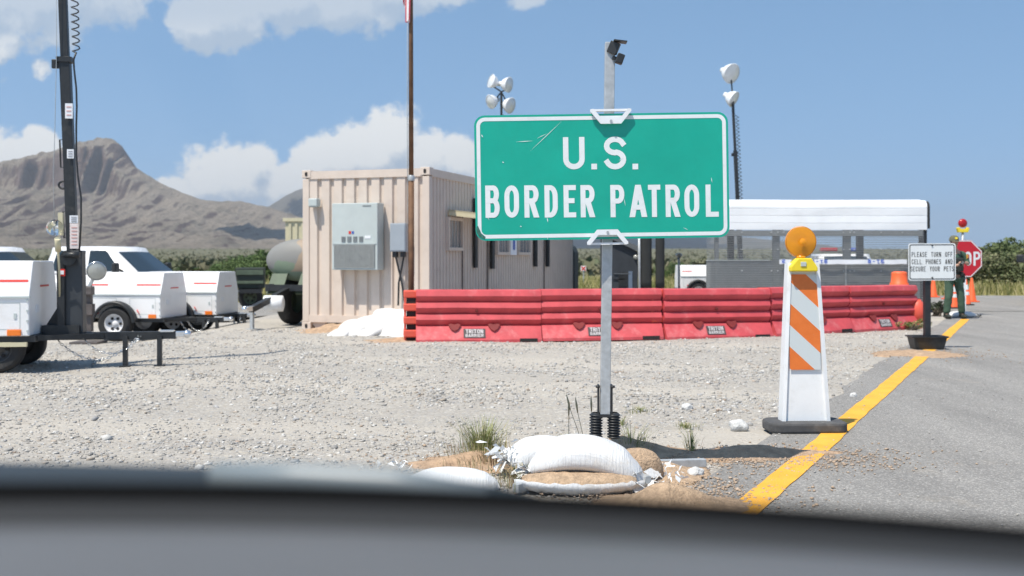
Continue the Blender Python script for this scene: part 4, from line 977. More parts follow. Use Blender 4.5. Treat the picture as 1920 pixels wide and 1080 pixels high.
def chain(parent, p0, p1, sag, n=26):
    m = MB(); p0, p1 = Vector(p0), Vector(p1)
    for k in range(n):
        u = k/(n-1); p = p0.lerp(p1, u); p.z -= sag*4*u*(1-u)*1.0; p.y += .01*math.sin(k*9)
        a = k*math.pi/2; dv = (p1-p0).normalized()
        u2 = min(1, u+.02); q = p0.lerp(p1, u2); q.z -= sag*4*u2*(1-u2); t_ = (q-p).normalized(); s_ = (Vector((0, 1, 0)) if k % 2 else Vector((0, 1, 0)).cross(t_)).normalized()
        ring = [p+t_*math.cos(2*math.pi*j/10)*.022+s_*math.sin(2*math.pi*j/10)*.012 for j in range(10)]
        m.tube(ring, .005, 5, closed=True)
    m.build('safety_chain', chrome, parent)

# ================================================================== LIGHT TOWER TRAILERS
def light_trailer(label, xa, xb, tongue, arch, stripe=True):
    root = thing('generator_trailer', (0, 0, 0), 0, label, 'trailer', 'white light tower trailers')
    L = xb-xa
    sec = [(-.60, .42), (-.60, .86), (-.43, 1.275), (.43, 1.275), (.60, .86), (.60, .42)]
    m = MB(); m.prism(sec, (xa, 0, 0), (0, 1, 0), (0, 0, 1), L, .012); hood = m.build('engine_cover', whitep if False else trailw, root)
    for s_ in (-1, 1):
        m = MB(); m.box(((xa+xb)/2, s_*.607, .863), (L+.02, .02, .022)); m.build('cover_seam', acm, root)
        sl = Vector((0, -s_*.17, .415)).normalized(); o = Vector(((xa+xb)/2, s_*.60-s_*.17*.45, .86+.415*.45)); nn = Vector((0, s_*.415, .17)).normalized()
        for x0, x1 in ((xa+.06, xa+.42), (xb-.50, xb-.03)):
            m = MB()
            m.box(Vector(((x0+x1)/2, o.y, o.z))+nn*.002, (x1-x0, .004, .030), Matrix(((1, 0, 0), nn if s_ > 0 else -nn, sl)).transposed() if False else (s_*math.atan2(.17, .415), 0, 0))
            m.build('red_stripe', redi, root)
        m = MB(); m.box(((xb+xa)/2+.0, o.y-s_*.012, o.z-.14), (.06, .02, .10), (s_*.39, 0, 0), .005); m.build('latch', acm, root)
        m = MB(); m.box((xb-.16, s_*.607, .46), (.15, .02, .07), None, .006); m.build('marker_light', M('amber_reflector', (.85, .20, .02), .3) if 'amber_reflector' not in bpy.data.materials else bpy.data.materials['amber_reflector'], root)
    for s_ in (-1, 1):
        for x0, x1, z0, z1 in ((xa+.10, xa+.62, .48, .80), (xb-.60, xb-.10, .50, .80)):
            m = MB()
            for z in (z0, z1): m.box(((x0+x1)/2, s_*.6005, z), (x1-x0, .004, .007))
            for x in (x0, x1): m.box((x, s_*.6005, (z0+z1)/2), (.007, .004, z1-z0))
            m.box((x1-.05, s_*.603, (z0+z1)/2), (.03, .008, .06)); m.build('access_door', acm, root)
    m = MB(); m.box((xb+.004, -.28, .72), (.006, .12, .09)); m.build('decal', paper, root)
    m = MB(); m.box((xb+.004, .02, .98), (.008, .34, .022)); m.build('name_strip', redi, root)
    m = MB(); m.tube([(xb-.03, -.58+q*.0, .5+q*.1) for q in range(4)], .006, 6)
    for q in range(4): m.box((xb-.02, -.604, .48+q*.115), (.02, .012, .02))
    m.build('hinge_bolt', acm, root)
    m = MB()
    for s_ in (-1, 1): m.box(((xa+xb)/2, s_*.52, .385), (L+.06, .07, .07))
    m.box((xb+.02, 0, .385), (.07, 1.12, .07)); m.box((xa-.02, 0, .385), (.07, 1.12, .07))
    m.box((xb+tongue/2, 0, .375), (tongue, .085, .09)); m.bar((xb+.0, .45, .385), (xb+tongue*.45, .03, .38), .06, .06); m.bar((xb+.0, -.45, .385), (xb+tongue*.45, -.03, .38), .06, .06)
    m.build('chassis', black, root)
    m = MB(); e = xb+tongue; m.box((e+.04, 0, .385), (.18, .07, .07), None, .01); m.ball((e+.13, 0, .385), .052, 2); m.box((e-.1, 0, .425), (.16, .10, .02)); m.build('coupler', chrome, root)
    for x in (xb+tongue*.62, xb+tongue*.88):
        m = MB(); m.box((x, -.06, .19), (.055, .055, .37)); m.box((x, -.06, .012), (.12, .12, .02)); m.build('jack_leg', black, root)
    for s_ in (-1, 1):
        wheel(root, (0, s_*(.62 if arch else .44), .325 if arch else .27), .325 if arch else .27, .21, s_, whitew if arch else darkrim)
        if arch:
            m = MB(); n = 15
            m.grid(lambda i, j: (lambda a, q: (q[0]*math.cos(a), s_*q[1], .325+q[0]*math.sin(a)))(math.pi*(.02+.96*i/(n-1)), [(.36, .50), (.41, .50), (.425, .53), (.425, .73), (.41, .755), (.37, .755), (.36, .74)][j]), n, 7); m.build('fender', black, root)
        else:
            m = MB(); m.box((-.62, s_*.57, .325), (1.9, .05, .05)); m.build('side_rail', cream, root)
    chain(root, (xb+.15, -.07, .36), (xb+tongue*.72, -.07, .37), .27); chain(root, (xb+tongue*.3, -.08, .36), (xb+tongue*.74, -.08, .37), .2, 18)
    m = MB(); m.box((xa-.03, -.45, .5), (.03, .12, .08), None, .005); m.ball((xa+.25, -.615, .53), .03, 2, (1, .4, 1)); m.build('tail_light', redl, root)
    m = MB()
    for s_ in (-1, 1): m.tube([(xb-.45, s_*.612, .58), (xb-.42, s_*.64, .54), (xb-.40, s_*.62, .50)], .010, 6)
    m.build('tie_hook', redi, root)
    return root
trailw = M('trailer_white', (.80, .80, .80), .35, var=.03, scale=3, dirt=(.56, .53, .48), dscale=2.2, damt=.4)
darkrim = M('dark_wheel', (.06, .06, .062), .4, var=.2)
whitew = M('white_wheel_paint', (.70, .70, .71), .4, var=.05)

clearg = M('clear_glass', (.95, .96, .93), .05, trans=1.0, var=.02)
lensw = M('bright_lens', (.70, .72, .72), .15, .1, var=.08)
def flood_lamp(root, o, face, r=.2, mat=None, lens=None):
    """round floodlight: dish, glass, yoke"""
    o, face = Vector(o), Vector(face).normalized(); m = MB()
    m.lathe([(0, -r*1.5), (r*.28, -r*1.47), (r*.36, -r*1.05), (r*.66, -r*.80), (r*.93, -r*.32), (r, 0), (r*1.04, .01), (r*.97, .015)], o, face, 24); lp = m.build('floodlight', mat or chrome, root)
    m = MB(); m.lathe([(0, .05*r/.2), (r*.5, .035), (r*.97, .0)], o, face, 24); m.build('lamp_glass', lens or mat or lampg, lp)
    return lp
def mast(root, base, top, secs, lamps, reel=True):
    """telescopic mast from base to top; secs = (fraction0, fraction1, width)"""
    b0, t0 = Vector(base), Vector(top)
    for (a, c, wd_) in secs:
        m = MB(); m.bar(b0.lerp(t0, a), b0.lerp(t0, c), wd_, wd_, up=(0, 1, 0), bev=.006); m.build('mast_section', black, root)
    ax_ = (t0-b0).normalized(); L = (t0-b0).length
    for (a, c, wd_) in secs[1:]:
        m = MB(); p = b0.lerp(t0, a+.004); m.box(p+Vector((0, 0, .0)), (wd_*1.9, wd_*1.7, .06)); m.box(p+Vector((-wd_*1.1, -.01, -.05)), (.10, .04, .11), None, .01)
        m.cyl(p+Vector((-wd_*1.1, -.05, -.03)), p+Vector((-wd_*1.1, .03, -.03)), .02, seg=8); m.build('mast_collar', black, root)
    return b0, t0
# nearest trailer with the tall mast on the left
fadedred = M('faded_red_ink', (.62, .36, .33), .6)
AZ = R(9)
p = G(25, 692); TA = light_trailer('nearest white light tower trailer at the left edge, tall black mast on its tongue', -1.6, .36, 1.52, False)
TA.location = (W(22, 660, 12.65).x, 12.65, gz(p.x, 12.65)); TA.rotation_euler = (0, 0, AZ)
ca, sa = math.cos(AZ), math.sin(AZ)
def toA(v): d_ = Vector(v)-TA.location; return Vector((d_.x*ca+d_.y*sa, -d_.x*sa+d_.y*ca, d_.z))
ym_ = 12.75
b0, t0 = mast(TA, toA(W(142, 610, ym_)), toA(W(105, -330, ym_)), [(0, .535, .118), (.525, .86, .092), (.84, 1, .07)], None)
m = MB(); m.bar(toA(W(141, 628, ym_)), toA(W(139, 470, ym_)), .22, .2, up=(0, 1, 0), bev=.01); m.build('mast_base', M('dark_grey_steel', (.035, .04, .046), .45, var=.15), TA)
m = MB(); m.bar(toA(W(116, 628, ym_-.12)), toA(W(115, 484, ym_-.12)), .09, .09, bev=.008); m.box(toA(W(116, 622, ym_-.1)), (.42, .14, .16)); m.prism([(-.22, 0), (.18, 0), (.06, .28), (-.05, .28)], toA(W(118, 620, ym_)), (1, 0, 0), (0, 0, 1), .05); m.build('winch_post', black, TA)
m = MB(); m.cyl(toA(W(127, 484, ym_-.2)), toA(W(127, 484, ym_+.05)), .09, seg=16); m.cyl(toA(W(120, 478, ym_-.2)), toA(W(150, 478, ym_-.2)), .035, seg=10); m.build('winch', black, TA)
for (x0, x1, y0, y1, mt) in ((122.5, 136, 194, 222, paper), (126, 138, 280, 297, paper), (131, 146, 404, 418, paper), (131.5, 147, 419, 466, M('warning_decal', (.74, .66, .64), .5, var=.1, scale=40))):
    m = MB(); c_ = toA(W((x0+x1)/2, (y0+y1)/2, ym_-.078)); m.box(c_, ((x1-x0)*ym_/F, .006, (y1-y0)*ym_/F)); dc = m.build('decal', mt, TA)
    m = MB()
    for q in range(3 if y1-y0 < 40 else 6): m.box(c_+Vector((0, -.005, ((q+.5)/(3 if y1-y0 < 40 else 6)-.5)*(y1-y0)*ym_/F*.8)), ((x1-x0)*ym_/F*.62, .004, .012))
    m.build('decal_print', fadedred if y0 < 200 or y0 > 418 else M('faded_ink', (.35, .35, .37), .6) if 'faded_ink' not in bpy.data.materials else bpy.data.materials['faded_ink'], dc)
m = MB(); c_ = toA(W(114.5, 511, ym_-.20)); m.box(c_+Vector((0, .03, 0)), (.075, .006, .085)); dc = m.build('decal', redi, TA)
m = MB(); m.box(c_+Vector((0, .025, 0)), (.05, .006, .045)); m.build('decal_print', paper, dc)
pts = []
for q in range(150):
    u = q/149; c_ = W(134+u*9, -200+u*300, ym_-.03); pts.append(toA(c_+Vector((.042*math.cos(q*.92), .042*math.sin(q*.92), 0))))
m = MB(); m.tube(pts, .008, 6); m.build('coiled_cable', black, TA)
m = MB(); m.tube([toA(W(*q, ym_-.09)) for q in ((143, 98), (138, 112), (139, 130), (143, 165), (144, 200), (143, 235), (143, 290), (146, 330), (152, 370), (152, 415), (149, 470))], .011, 6); m.build('power_cable', black, TA)
m = MB(); m.tube([toA(W(*q, ym_-.1)) for q in ((105, -250), (106, 100), (103, 240), (100, 330), (102, 430))], .004, 5); m.build('hoist_cable', galv, TA)
for y0, y1, x0, x1 in ((262, 314, 112, 127), (397, 446, 118, 131)):
    m = MB(); m.tube([toA(W(x1, y0, ym_)), toA(W(x0, y0, ym_)), toA(W(x0+2, y1, ym_)), toA(W(x1+2, y1, ym_))], .010, 6); m.build('cable_guide', black, TA)
m = MB(); m.tube([toA(W(119+9*math.cos(R(a)), 347+7*math.sin(R(a)), ym_)) for a in range(0, 360, 24)], .014, 6, closed=True); m.build('cable_guide', black, TA)
fl1 = flood_lamp(TA, toA(W(103, 427, 12.2)), (.1, -1, .1), .09, clearg)
m = MB(); m.cyl(toA(W(108, 447, 12.2)), toA(W(109, 470, 12.3)), .035, seg=10); m.tube([toA(W(109, 468, 12.3)), toA(W(111, 500, 12.5)), toA(W(112, 560, 12.6))], .012, 6); m.box(toA(W(114, 420, 12.3)), (.05, .05, .26)); m.build('lamp_stem', cream, TA)
# second and third trailers behind
Y2 = 20.6
TB = light_trailer('middle white trailer with black curved fender and a round lamp in front of it', -.62, .86, 1.0, True)
TB.location = (W(246, 600, Y2).x, Y2, gz(-9, Y2)); TB.rotation_euler = (0, 0, R(-6))
cb_, sb_ = math.cos(R(-6)), math.sin(R(-6))
def toB(v): d_ = Vector(v)-TB.location; return Vector((d_.x*cb_+d_.y*sb_, -d_.x*sb_+d_.y*cb_, d_.z))
lamp2 = thing('floodlight_mast', (W(166, 600, 19.4).x, 19.4, gz(-9, 19.4)), 0, 'grey round floodlight on a short stub mast left of the middle trailer', 'floodlight')
fl2 = flood_lamp(lamp2, W(181, 508, 19.2)-lamp2.location, (.25, -1, -.2), .17)
m = MB(); m.bar(W(167, 622, 19.4)-lamp2.location, W(165, 536, 19.4)-lamp2.location, .13, .12, bev=.01); m.box(W(165, 545, 19.3)-lamp2.location, (.2, .16, .16), None, .02); m.box(W(167, 580, 19.35)-lamp2.location, (.16, .15, .2)); m.box((0, 0, .02), (.5, .5, .04)); m.build('stub_mast', M('brown_grey_steel', (.10, .085, .08), .6, var=.3), lamp2)
m = MB(); m.bar(W(166, 540, 19.3)-lamp2.location, W(176, 520, 19.3)-lamp2.location, .05, .05); m.build('lamp_bracket', galv, lamp2)
TC = light_trailer('farther white trailer behind the middle one, its tongue reaching towards the tank trailer', -.62, .86, .42, True)
Y3 = 21.9; TC.location = (W(351, 600, Y3).x, Y3, gz(-8, Y3)); TC.rotation_euler = (0, 0, R(-6))
# two light towers in the distance, seen over the sign and canopy
def tower(label, loc_, rz, top_px, lamps):
    tr = place(TC, loc_, rz, label); tr['group'] = 'white light tower trailers'
    for ch in list(tr.children):
        if ch.name.split('.')[0] == 'safety_chain': bpy.data.objects.remove(ch)
    ci, si = math.cos(rz), math.sin(rz); K = .86; tr.scale = (K, K, K)
    def toT(v): d_ = Vector(v)-tr.location; return Vector((d_.x*ci+d_.y*si, -d_.x*si+d_.y*ci, d_.z))/K
    Y = loc_[1]; bpx, tpx, tpy, Yb = top_px
    base = Vector(((bpx-960)/F*Y, Y, .4)); tp = W(tpx, tpy, Y)
    b0, t0 = mast(tr, toT(base), toT(tp), [(0, .40, .16), (.38, .70, .125), (.68, 1, .09)], None)
    pts = []
    for q in range(160):
        u = q/159; c_ = base.lerp(tp, .38+.50*u)+Vector((.11, -.04, 0)); pts.append(toT(c_+Vector((.05*math.cos(q*1.05), .05*math.sin(q*1.05), 0))))
    m = MB(); m.tube(pts, .012, 5); m.build('coiled_cable', black, tr)
    m = MB(); c_ = toT(base.lerp(tp, .33)); m.box(c_+Vector((0, -.088, 0)), (.10, .008, .55)); m.build('decal', paper, tr)
    m = MB()
    for (lx, ly, fx_, r_) in lamps: m.tube([toT(tp), toT(W(lx, ly, Y)+Vector((0, .1, -.12)))], .028, 8)
    m.build('lamp_bracket', black, tr)
    for (lx, ly, fx_, r_) in lamps: 
        fv = Vector(fx_); fv = Vector((fv.x*ci+fv.y*si, -fv.x*si+fv.y*ci, fv.z)); flood_lamp(tr, toT(W(lx, ly, Y)), fv, r_, steelw, lensw)
    return tr
YT = 34.0
tower('distant white light tower trailer behind the canopy, mast with two floodlights above the roof', (W(1302, 560, YT).x, YT, 0), R(2), (1391, 1373, 172, YT), [(1372, 138, (.6, -.9, -.45), .37), (1376, 186, (.7, -.5, -.5), .30)])
tower('distant light tower with a cluster of four floodlights rising behind the green sign', (W(985, 560, 36).x, 36.0, 0), R(182), (941, 940, 172, 36), [(921, 152, (-.85, -.5, .25), .27), (954, 159, (.9, -.5, -.2), .30), (920, 191, (-.8, -.6, -.35), .28), (957, 198, (.85, -.6, -.3), .31)])

# ================================================================== PICKUPS AND PATROL CAR
def vehicle(name, label, cat, group, paint, pickup=True, H=1.85, roofbar=False):
    root = thing(name, (0, 0, 0), 0, label, cat, group); zb = .48; belt = 1.18 if pickup else .98; hood = 1.14 if pickup else .95
    L0, L1 = (-2.9, 2.75) if pickup else (-2.3, 2.5); hw = .98 if pickup else .9
    st = [(L0, .86, zb+.08, belt-.10), (L0+.10, .97, zb, belt-.02), (-.9, 1, zb-.05, belt), (.75, 1, zb-.05, belt), (1.15, .99, zb-.03, hood+.02), (1.9, .96, zb, hood-.01), (L1-.28, .92, zb, hood-.07), (L1-.06, .86, zb+.03, hood-.15), (L1, .78, zb+.12, hood-.25)]
    m = MB(); n = 14
    def fn(i, j):
        x, k, z0, z1 = st[i]; wq = hw*k; prof = [(-.80, z0), (-.97, z0+.06), (-1, z0+.28), (-.985, z1-.16), (-.93, z1-.045), (-.82, z1), (-.4, z1+.022), (.4, z1+.022), (.82, z1), (.93, z1-.045), (.985, z1-.16), (1, z0+.28), (.97, z0+.06), (.80, z0)]
        return (x, prof[j][0]*wq, prof[j][1])
    m.grid(fn, len(st), n); bmesh.ops.holes_fill(m.bm, edges=[e for e in m.bm.edges if e.is_boundary], sides=0); m.build('body', paint, root)
    c0, c1, r0, r1 = (-1.62, 1.12, -1.42, .22) if pickup else (-1.95, 1.15, -1.2, .22)
    m = MB(); b_, t_ = belt-.02, H; wb, wt = hw*.94, hw*.77
    nu_ = 9
    def cab(i, j):
        v = i/(nu_-1); x0 = c0+(r0-c0)*v; x1 = c1+(r1-c1)*v; wq = wb+(wt-wb)*v; z = b_+(t_-b_)*v
        if i == nu_-1: z, wq, x0, x1 = t_, wq-.06, x0+.08, x1-.10
        if i == nu_-2: z = b_+(t_-b_)*.955
        q = [(x0, -wq+.06), (x0+.10, -wq), (x1-.14, -wq), (x1, -wq+.12), (x1+.05, 0), (x1, wq-.12), (x1-.14, wq), (x0+.10, wq), (x0, wq-.06)]
        return (*q[j], z)
    m.grid(lambda j, i: cab(i, j), 9, nu_, closed_u=True); bmesh.ops.holes_fill(m.bm, edges=[e for e in m.bm.edges if e.is_boundary], sides=0); m.build('cab', paint, root)
    def side(x, v, s_): wq = wb+(wt-wb)*v; return Vector((x, s_*(wq+.006), b_+(t_-b_)*v))
    def lx(a, v): return a[0]+(a[1]-a[0])*v
    for s_ in (-1, 1):
        mid = -.36
        for (xa, xb) in (((c0+.26, r0+.20), (mid-.06, mid-.06)), ((mid+.06, mid+.06), (c1-.40, r1-.16))):
            m = MB(); q = [side(lx(xa, .10), .10, s_), side(lx(xb, .10), .10, s_), side(lx(xb, .86), .86, s_), side(lx(xa, .86), .86, s_)]; m.poly(q)
            ce_ = sum(q, Vector())/4
            m.poly([p_.lerp(ce_, .03)+Vector((0, s_*.004, 0)) for p_ in q]); m.build('side_window', glass, root)
        m = MB(); m.box((mid, s_*(hw+.001), .83), (.012, .02, .58)); m.box((c1-.05, s_*(hw+.001), .83), (.012, .02, .58)); m.box((c0+.2, s_*(hw+.001), .83), (.012, .02, .58)); m.build('door_seam', netm, root)
        for x in (mid-.16, c1-.95+.0):
            m = MB(); m.box((x-.04, s_*(hw+.015), belt-.20), (.16, .03, .03), None, .01); m.build('door_handle', paint, root)
        m = MB(); m.bar((c1-.42, s_*wb*.98, belt+.05), (c1-.44, s_*(wb+.16), belt+.10), .05, .05); m.box((c1-.44, s_*(wb+.24), belt+.14), (.12, .20, .24), None, .04, 3); m.build('wing_mirror', black, root)
        m = MB(); m.box((L1-.16, s_*hw*.66, hood-.24), (.10, .34, .16), None, .03); m.build('headlight', lampg, root)
        m = MB(); m.box((L0-.0, s_*hw*.76, belt-.28), (.06, .14, .36), None, .02); m.build('tail_light', redl, root)
        for x in (-1.75, 1.75):
            wheel(root, (x, s_*(hw-.15), .39), .39, .25, s_, chrome)
            m = MB(); m.grid(lambda i, j: (lambda a, q: (x+q[0]*math.cos(a), s_*q[1], .40+q[0]*math.sin(a)))(math.pi*i/16, [(.46, hw-.35), (.46, hw-.02), (.46, hw+.012), (.52, hw+.012), (.54, hw-.03)][j]), 17, 5); m.build('wheel_arch', black, root)
    m = MB()
    f = lambda v, y: Vector((c1+(r1-c1)*v+.055*(1-abs(y))+.002, y*(wb-.13+(wt-wb)*v), b_+(t_-b_)*v+.012))
    m.grid(lambda i, j: f(.07+.82*j/5, -1+2*i/8), 9, 6); m.build('windscreen', glass, root)
    f2 = lambda v, y: Vector((c0+(r0-c0)*v-.006, y*(wb-.12+(wt-wb)*v), b_+(t_-b_)*v))
    m = MB(); m.grid(lambda i, j: f2(.12+.72*j/3, -1+2*i/4), 5, 4); m.build('rear_window', glass, root)
    m = MB(); m.box((L1+.03, 0, .55), (.14, hw*1.75, .20), None, .04); m.build('front_bumper', chrome if pickup else black, root)
    m = MB(); m.box((L1-.02, 0, hood-.30), (.10, hw*.95, .22), None, .02); m.build('grille', black, root)
    m = MB(); m.box((L0-.05, 0, .55), (.14, hw*1.75, .18), None, .04); m.build('rear_bumper', chrome if pickup else black, root)
    if pickup:
        m = MB(); m.box(((L0+c0)/2, 0, belt+.012), (c0-L0-.16, hw*1.55, .012)); m.build('bed_cover', black, root)
    if roofbar:
        lbx = thing('light_bar', (0, 0, 0), 0, 'x', 'x'); bpy.data.objects.remove(lbx)
        m = MB(); m.box((-.45, 0, H+.06), (.26, 1.1, .04), None, .01); lbar = m.build('light_bar', black, root)
        for s_, mt in ((1, bluei), (-1, redl)):
            m = MB(); m.box((-.45, s_*.33, H+.125), (.24, .50, .10), None, .03); m.build('beacon_dome', mt, lbar)
    return root
YP = 27.5
pk = vehicle('pickup_truck', 'white crew-cab pickup parked behind the white trailers', 'pickup truck', None, whitec)
pk.location = (W(224, 600, YP).x, YP, gz(-10.5, YP)); pk.rotation_euler = (0, 0, R(-14))
pk2 = place(pk, (W(-12, 600, 27.6).x, 27.6, gz(-13, 27)), R(-14), 'white pickup at the left edge, only its windscreen and roof seen over the nearest trailer')
pk3 = place(pk, (0, 0, 0), R(-117), 'dark wing mirror of a pickup standing just past the right edge of the road'); YM = 31.0
pk3.location = (W(1914, 486, YM).x+1.34, YM+.10, -.02)
pc = vehicle('patrol_car', 'white patrol car with red and blue roof lights seen through the canopy mesh', 'patrol car', None, whitec, False, 1.45, True)
pc.location = (W(1590, 500, 31).x, 31.5, 0); pc.rotation_euler = (0, 0, R(-97))

# ================================================================== ARMY TANK TRAILER
camo = bpy.data.materials.new('camouflage'); camo.use_nodes = True; t = NT(camo.node_tree); b = t.n['Principled BSDF']
P = t.new('ShaderNodeTexCoord').outputs['Object']; q = t.xyz(P); wob = t.math('MULTIPLY', t.math('SUBTRACT', t.noise(P, 1.6, 2, .4), .5), 1.1)
g1 = t.math('LESS_THAN', t.math('ADD', q[2], t.math('ADD', wob, t.math('MULTIPLY', q[1], .35))), 1.20)      # green low, grey above
g2 = t.math('LESS_THAN', t.math('ADD', q[1], wob), -.02)                                                  # brown patch
c = t.mix(g1, (.215, .215, .205, 1), (.18, .235, .17, 1)); c = t.mix(t.math('MULTIPLY', g2, t.math('GREATER_THAN', q[2], 1.05)), c, (.30, .235, .175, 1))
c = t.mix(t.math('MULTIPLY', t.step(t.noise(P, 5, 7, .75), .55, .75), .35), c, (.33, .31, .27, 1)); t.put(b, 'Base Color', c); b.inputs['Roughness'].default_value = .6
tk = thing('tank_trailer', (W(552, 600, 20.7).x, 20.7, gz(-4.2, 20.7)), math.atan2(CL.y, CL.x), 'camouflage painted army water tank trailer beside the beige container', 'tank trailer')
ck, sk = math.cos(tk.rotation_euler.z), math.sin(tk.rotation_euler.z)
def toK(v): d_ = Vector(v)-tk.location; return Vector((d_.x*ck+d_.y*sk, -d_.x*sk+d_.y*ck, d_.z))
m = MB(); pr = [(0, -.02), (.25, .0), (.45, .05), (.58, .13), (.63, .22)]; pr = [(r_*1.2, h) for r_, h in pr]; full = pr+[(.756, 2.5)]+[(r_, 2.72-h) for r_, h in pr[::-1]]
m.lathe(full, (0, 0, 0), (1, 0, 0), 32)
for v in m.bm.verts: v.co.z = 1.27+v.co.z*.55
m.build('tank', camo, tk)
m = MB(); m.box((1.4, 0, 1.69), (.6, .5, .06), None, .02); m.build('tank_hatch', darkg, tk)
m = MB()
for s_ in (-1, 1): m.box((1.2, s_*.42, .74), (3.0, .09, .14))
for x in (-.25, .6, 1.7, 2.6): m.box((x, 0, .74), (.09, .76, .12))
m.bar((-.25, 0, .70), (-1.55, 0, .38), .10, .10); m.build('chassis', black, tk)
for s_ in (-1, 1):
    wheel(tk, (.45, s_*.30, .46), .46, .26, s_, darkg, .5)
    m = MB(); pts = [(-.22, .62), (.02, 1.0), (1.2, 1.0), (1.5, .62)]
    for (a, za), (c_, zc) in zip(pts, pts[1:]): m.bar((a, s_*.32, za), (c_, s_*.32, zc), .34, .03, up=(0, 0, 1) if abs(a-c_) < 1 else (0, 0, 1))
    m.build('fender', darkg, tk)
m = MB(); q_ = toK(W(513, 569, 19.9)); e_ = Vector((ck, -sk, 0))*.17; m.tube([q_-e_*1.12, q_-e_, q_+e_, q_+e_*1.12], [.09, .15, .15, .09], 20); m.build('gas_cylinder', whitep, tk)
m = MB(); m.box((-1.55, 0, .40), (.34, .09, .09), None, .01); m.ball((-1.75, 0, .4), .06, 2); m.build('coupler', chrome, tk)
m = MB(); m.box((-1.35, .10, .19), (.06, .06, .38)); m.box((-1.35, .10, .012), (.16, .16, .024)); m.build('jack_leg', galv, tk)
at = thing('cargo_trailer', (W(470, 560, 33).x, 33.0, gz(-8, 33)), R(12), 'dark green army cargo trailer in the background left of the tank trailer', 'cargo trailer')
m = MB(); m.box((0, 0, .95), (.86, 1.6, .62), None, .02); m.build('cargo_box', M('deep_green', (.03, .04, .03), .7), at)
for z in (1.12, .82):
    m = MB(); m.box((0, -.82, z), (.80, .06, .14 if z > 1 else .08), None, .01); m.build('tail_board', darkg, at)
m = MB(); m.box((0, 0, .56), (.7, 1.9, .12)); m.box((.3, .0, .70), (.05, 1.7, .10)); m.build('chassis', black, at)
for s_ in (-1, 1):
    wq = wheel(at, (0, s_*.38, .36), .36, .2, s_, darkg)
c2 = thing('storage_container', (W(537, 600, 38).x, 38, -.1), 0, 'pale yellow container farther back, just its corner past the beige one', 'container')
m = MB(); m.box((2.9, 1.2, 1.4), (5.9, 2.3, 2.7)); m.build('container_walls', cream, c2)
m = MB()
for k in range(26): m.box((.12+k*.225, .03, 1.4), (.09, .05, 2.5))
m.build('wall_ribs', cream, c2)
m = MB(); m.box((2.9, 1.2, 2.79), (6.06, 2.44, .12)); m.box((2.9, 1.2, .08), (6.06, 2.44, .12)); m.build('steel_frame', cream, c2)
m = MB(); m.box((.35, .0, 2.05-.18), (.75, .04, .24)); m.build('vent', interior, c2)
# ================================================================== CHECKPOINT CANOPY
CY = 25.6; x0c, x1c = W(1196, 500, CY).x, W(1738, 500, CY).x; Lc = x1c-x0c; Dp = 5.0
cp = thing('checkpoint_canopy', (x0c, CY, 0), 0, 'open canopy with white sheet metal roof and grey mesh sides behind the red barriers', 'canopy')
zt = CAM_H-(377-HZ)/F*CY; ze = CAM_H-(431-HZ)/F*CY
# roof: ribbed front apron, rounded eave, flat ribbed deck
prof = []
nr = 3; hh = (zt-.16-ze)/nr
for k in range(nr):
    z = ze+k*hh
    prof += [(0, z), (0, z+hh-.030), (.010, z+hh-.018), (.0, z+hh-.004)]
for a in range(0, 91, 15): prof.append((.17-.17*math.cos(R(a)), zt-.16+.17*math.sin(R(a))))
for k in range(14): prof += [(.4+k*.33, zt+.012), (.43+k*.33, zt+.04), (.50+k*.33, zt+.04), (.53+k*.33, zt+.012)]
m = MB(); xs_ = [Lc*i/14 for i in range(15)]
m.grid(lambda i, j: (xs_[i], prof[j][0]+.012*noise.noise((xs_[i]*.8, prof[j][1]*4, 1)), prof[j][1]+.012*noise.noise((xs_[i]*.6, 2, prof[j][0]*.4))), 15, len(prof), smooth=False)
rf = m.build('roof', roofw, cp)
md = rf.modifiers.new('thickness', 'SOLIDIFY'); md.thickness = .012; md.offset = 1
m = MB()
pf2 = [(.01, ze)]+[(.17-.155*math.cos(R(a)), zt-.18+.155*math.sin(R(a))) for a in range(0, 91, 15)]+[(Dp-.2, zt-.03)]
for x in (.02, Lc/4, Lc/2, Lc*3/4, Lc-.02):
    m.tube([(x, p_[0]+.05, p_[1]-.03) for p_ in pf2], .045, 8)
m.build('roof_hoop', black, cp)
m = MB()
m.grid(lambda i, j: (Lc+.004 if j == 0 else Lc+.07, pf2[i][0]-.02, pf2[i][1]+.03), len(pf2), 2); m.build('end_trim', rubber, cp)
posts = [(1203, .13), (1236, .14), (1345, .10), (1457, .17), (1590, .18), (1733, .17)]
for px, wd_ in posts:
    m = MB(); x = W(px, 500, CY).x-x0c; m.box((x, .10, (zt-.2)/2), (wd_, .11, zt-.2), None, .008); m.build('post', black if px < 1300 or px > 1700 else netm, cp)
for px in (1370, 1612):
    m = MB(); Yb = CY+Dp-.3; x = (px-960)/F*Yb-x0c; m.box((x, Dp-.3, zt/2-.05), (.17, .15, zt-.12)); m.build('rear_post', navy, cp)
for x in (.1, Lc-.1):
    m = MB(); m.box((x, Dp-.3, zt/2-.05), (.12, .12, zt-.12)); m.build('rear_post', black, cp)
xa, xb = W(1325, 500, CY).x-x0c, W(1730, 500, CY).x-x0c
m = MB(); zr = CAM_H-(489-HZ)/F*CY
m.box(((xa+xb)/2, .02, ze-.085), (xb-xa, .06, .14)); m.build('top_rail', netm, cp)
m = MB(); m.box(((xa+xb)/2, .06, (zr+.12)/2), (xb-xa, .02, zr-.12)); m.build('lower_panel', netm, cp)
m = MB(); m.box(((xa+W(1445, 500, CY).x-x0c)/2, .05, zr+.012), (W(1445, 500, CY).x-x0c-xa, .04, .03)); m.build('sill_rail', acm, cp)
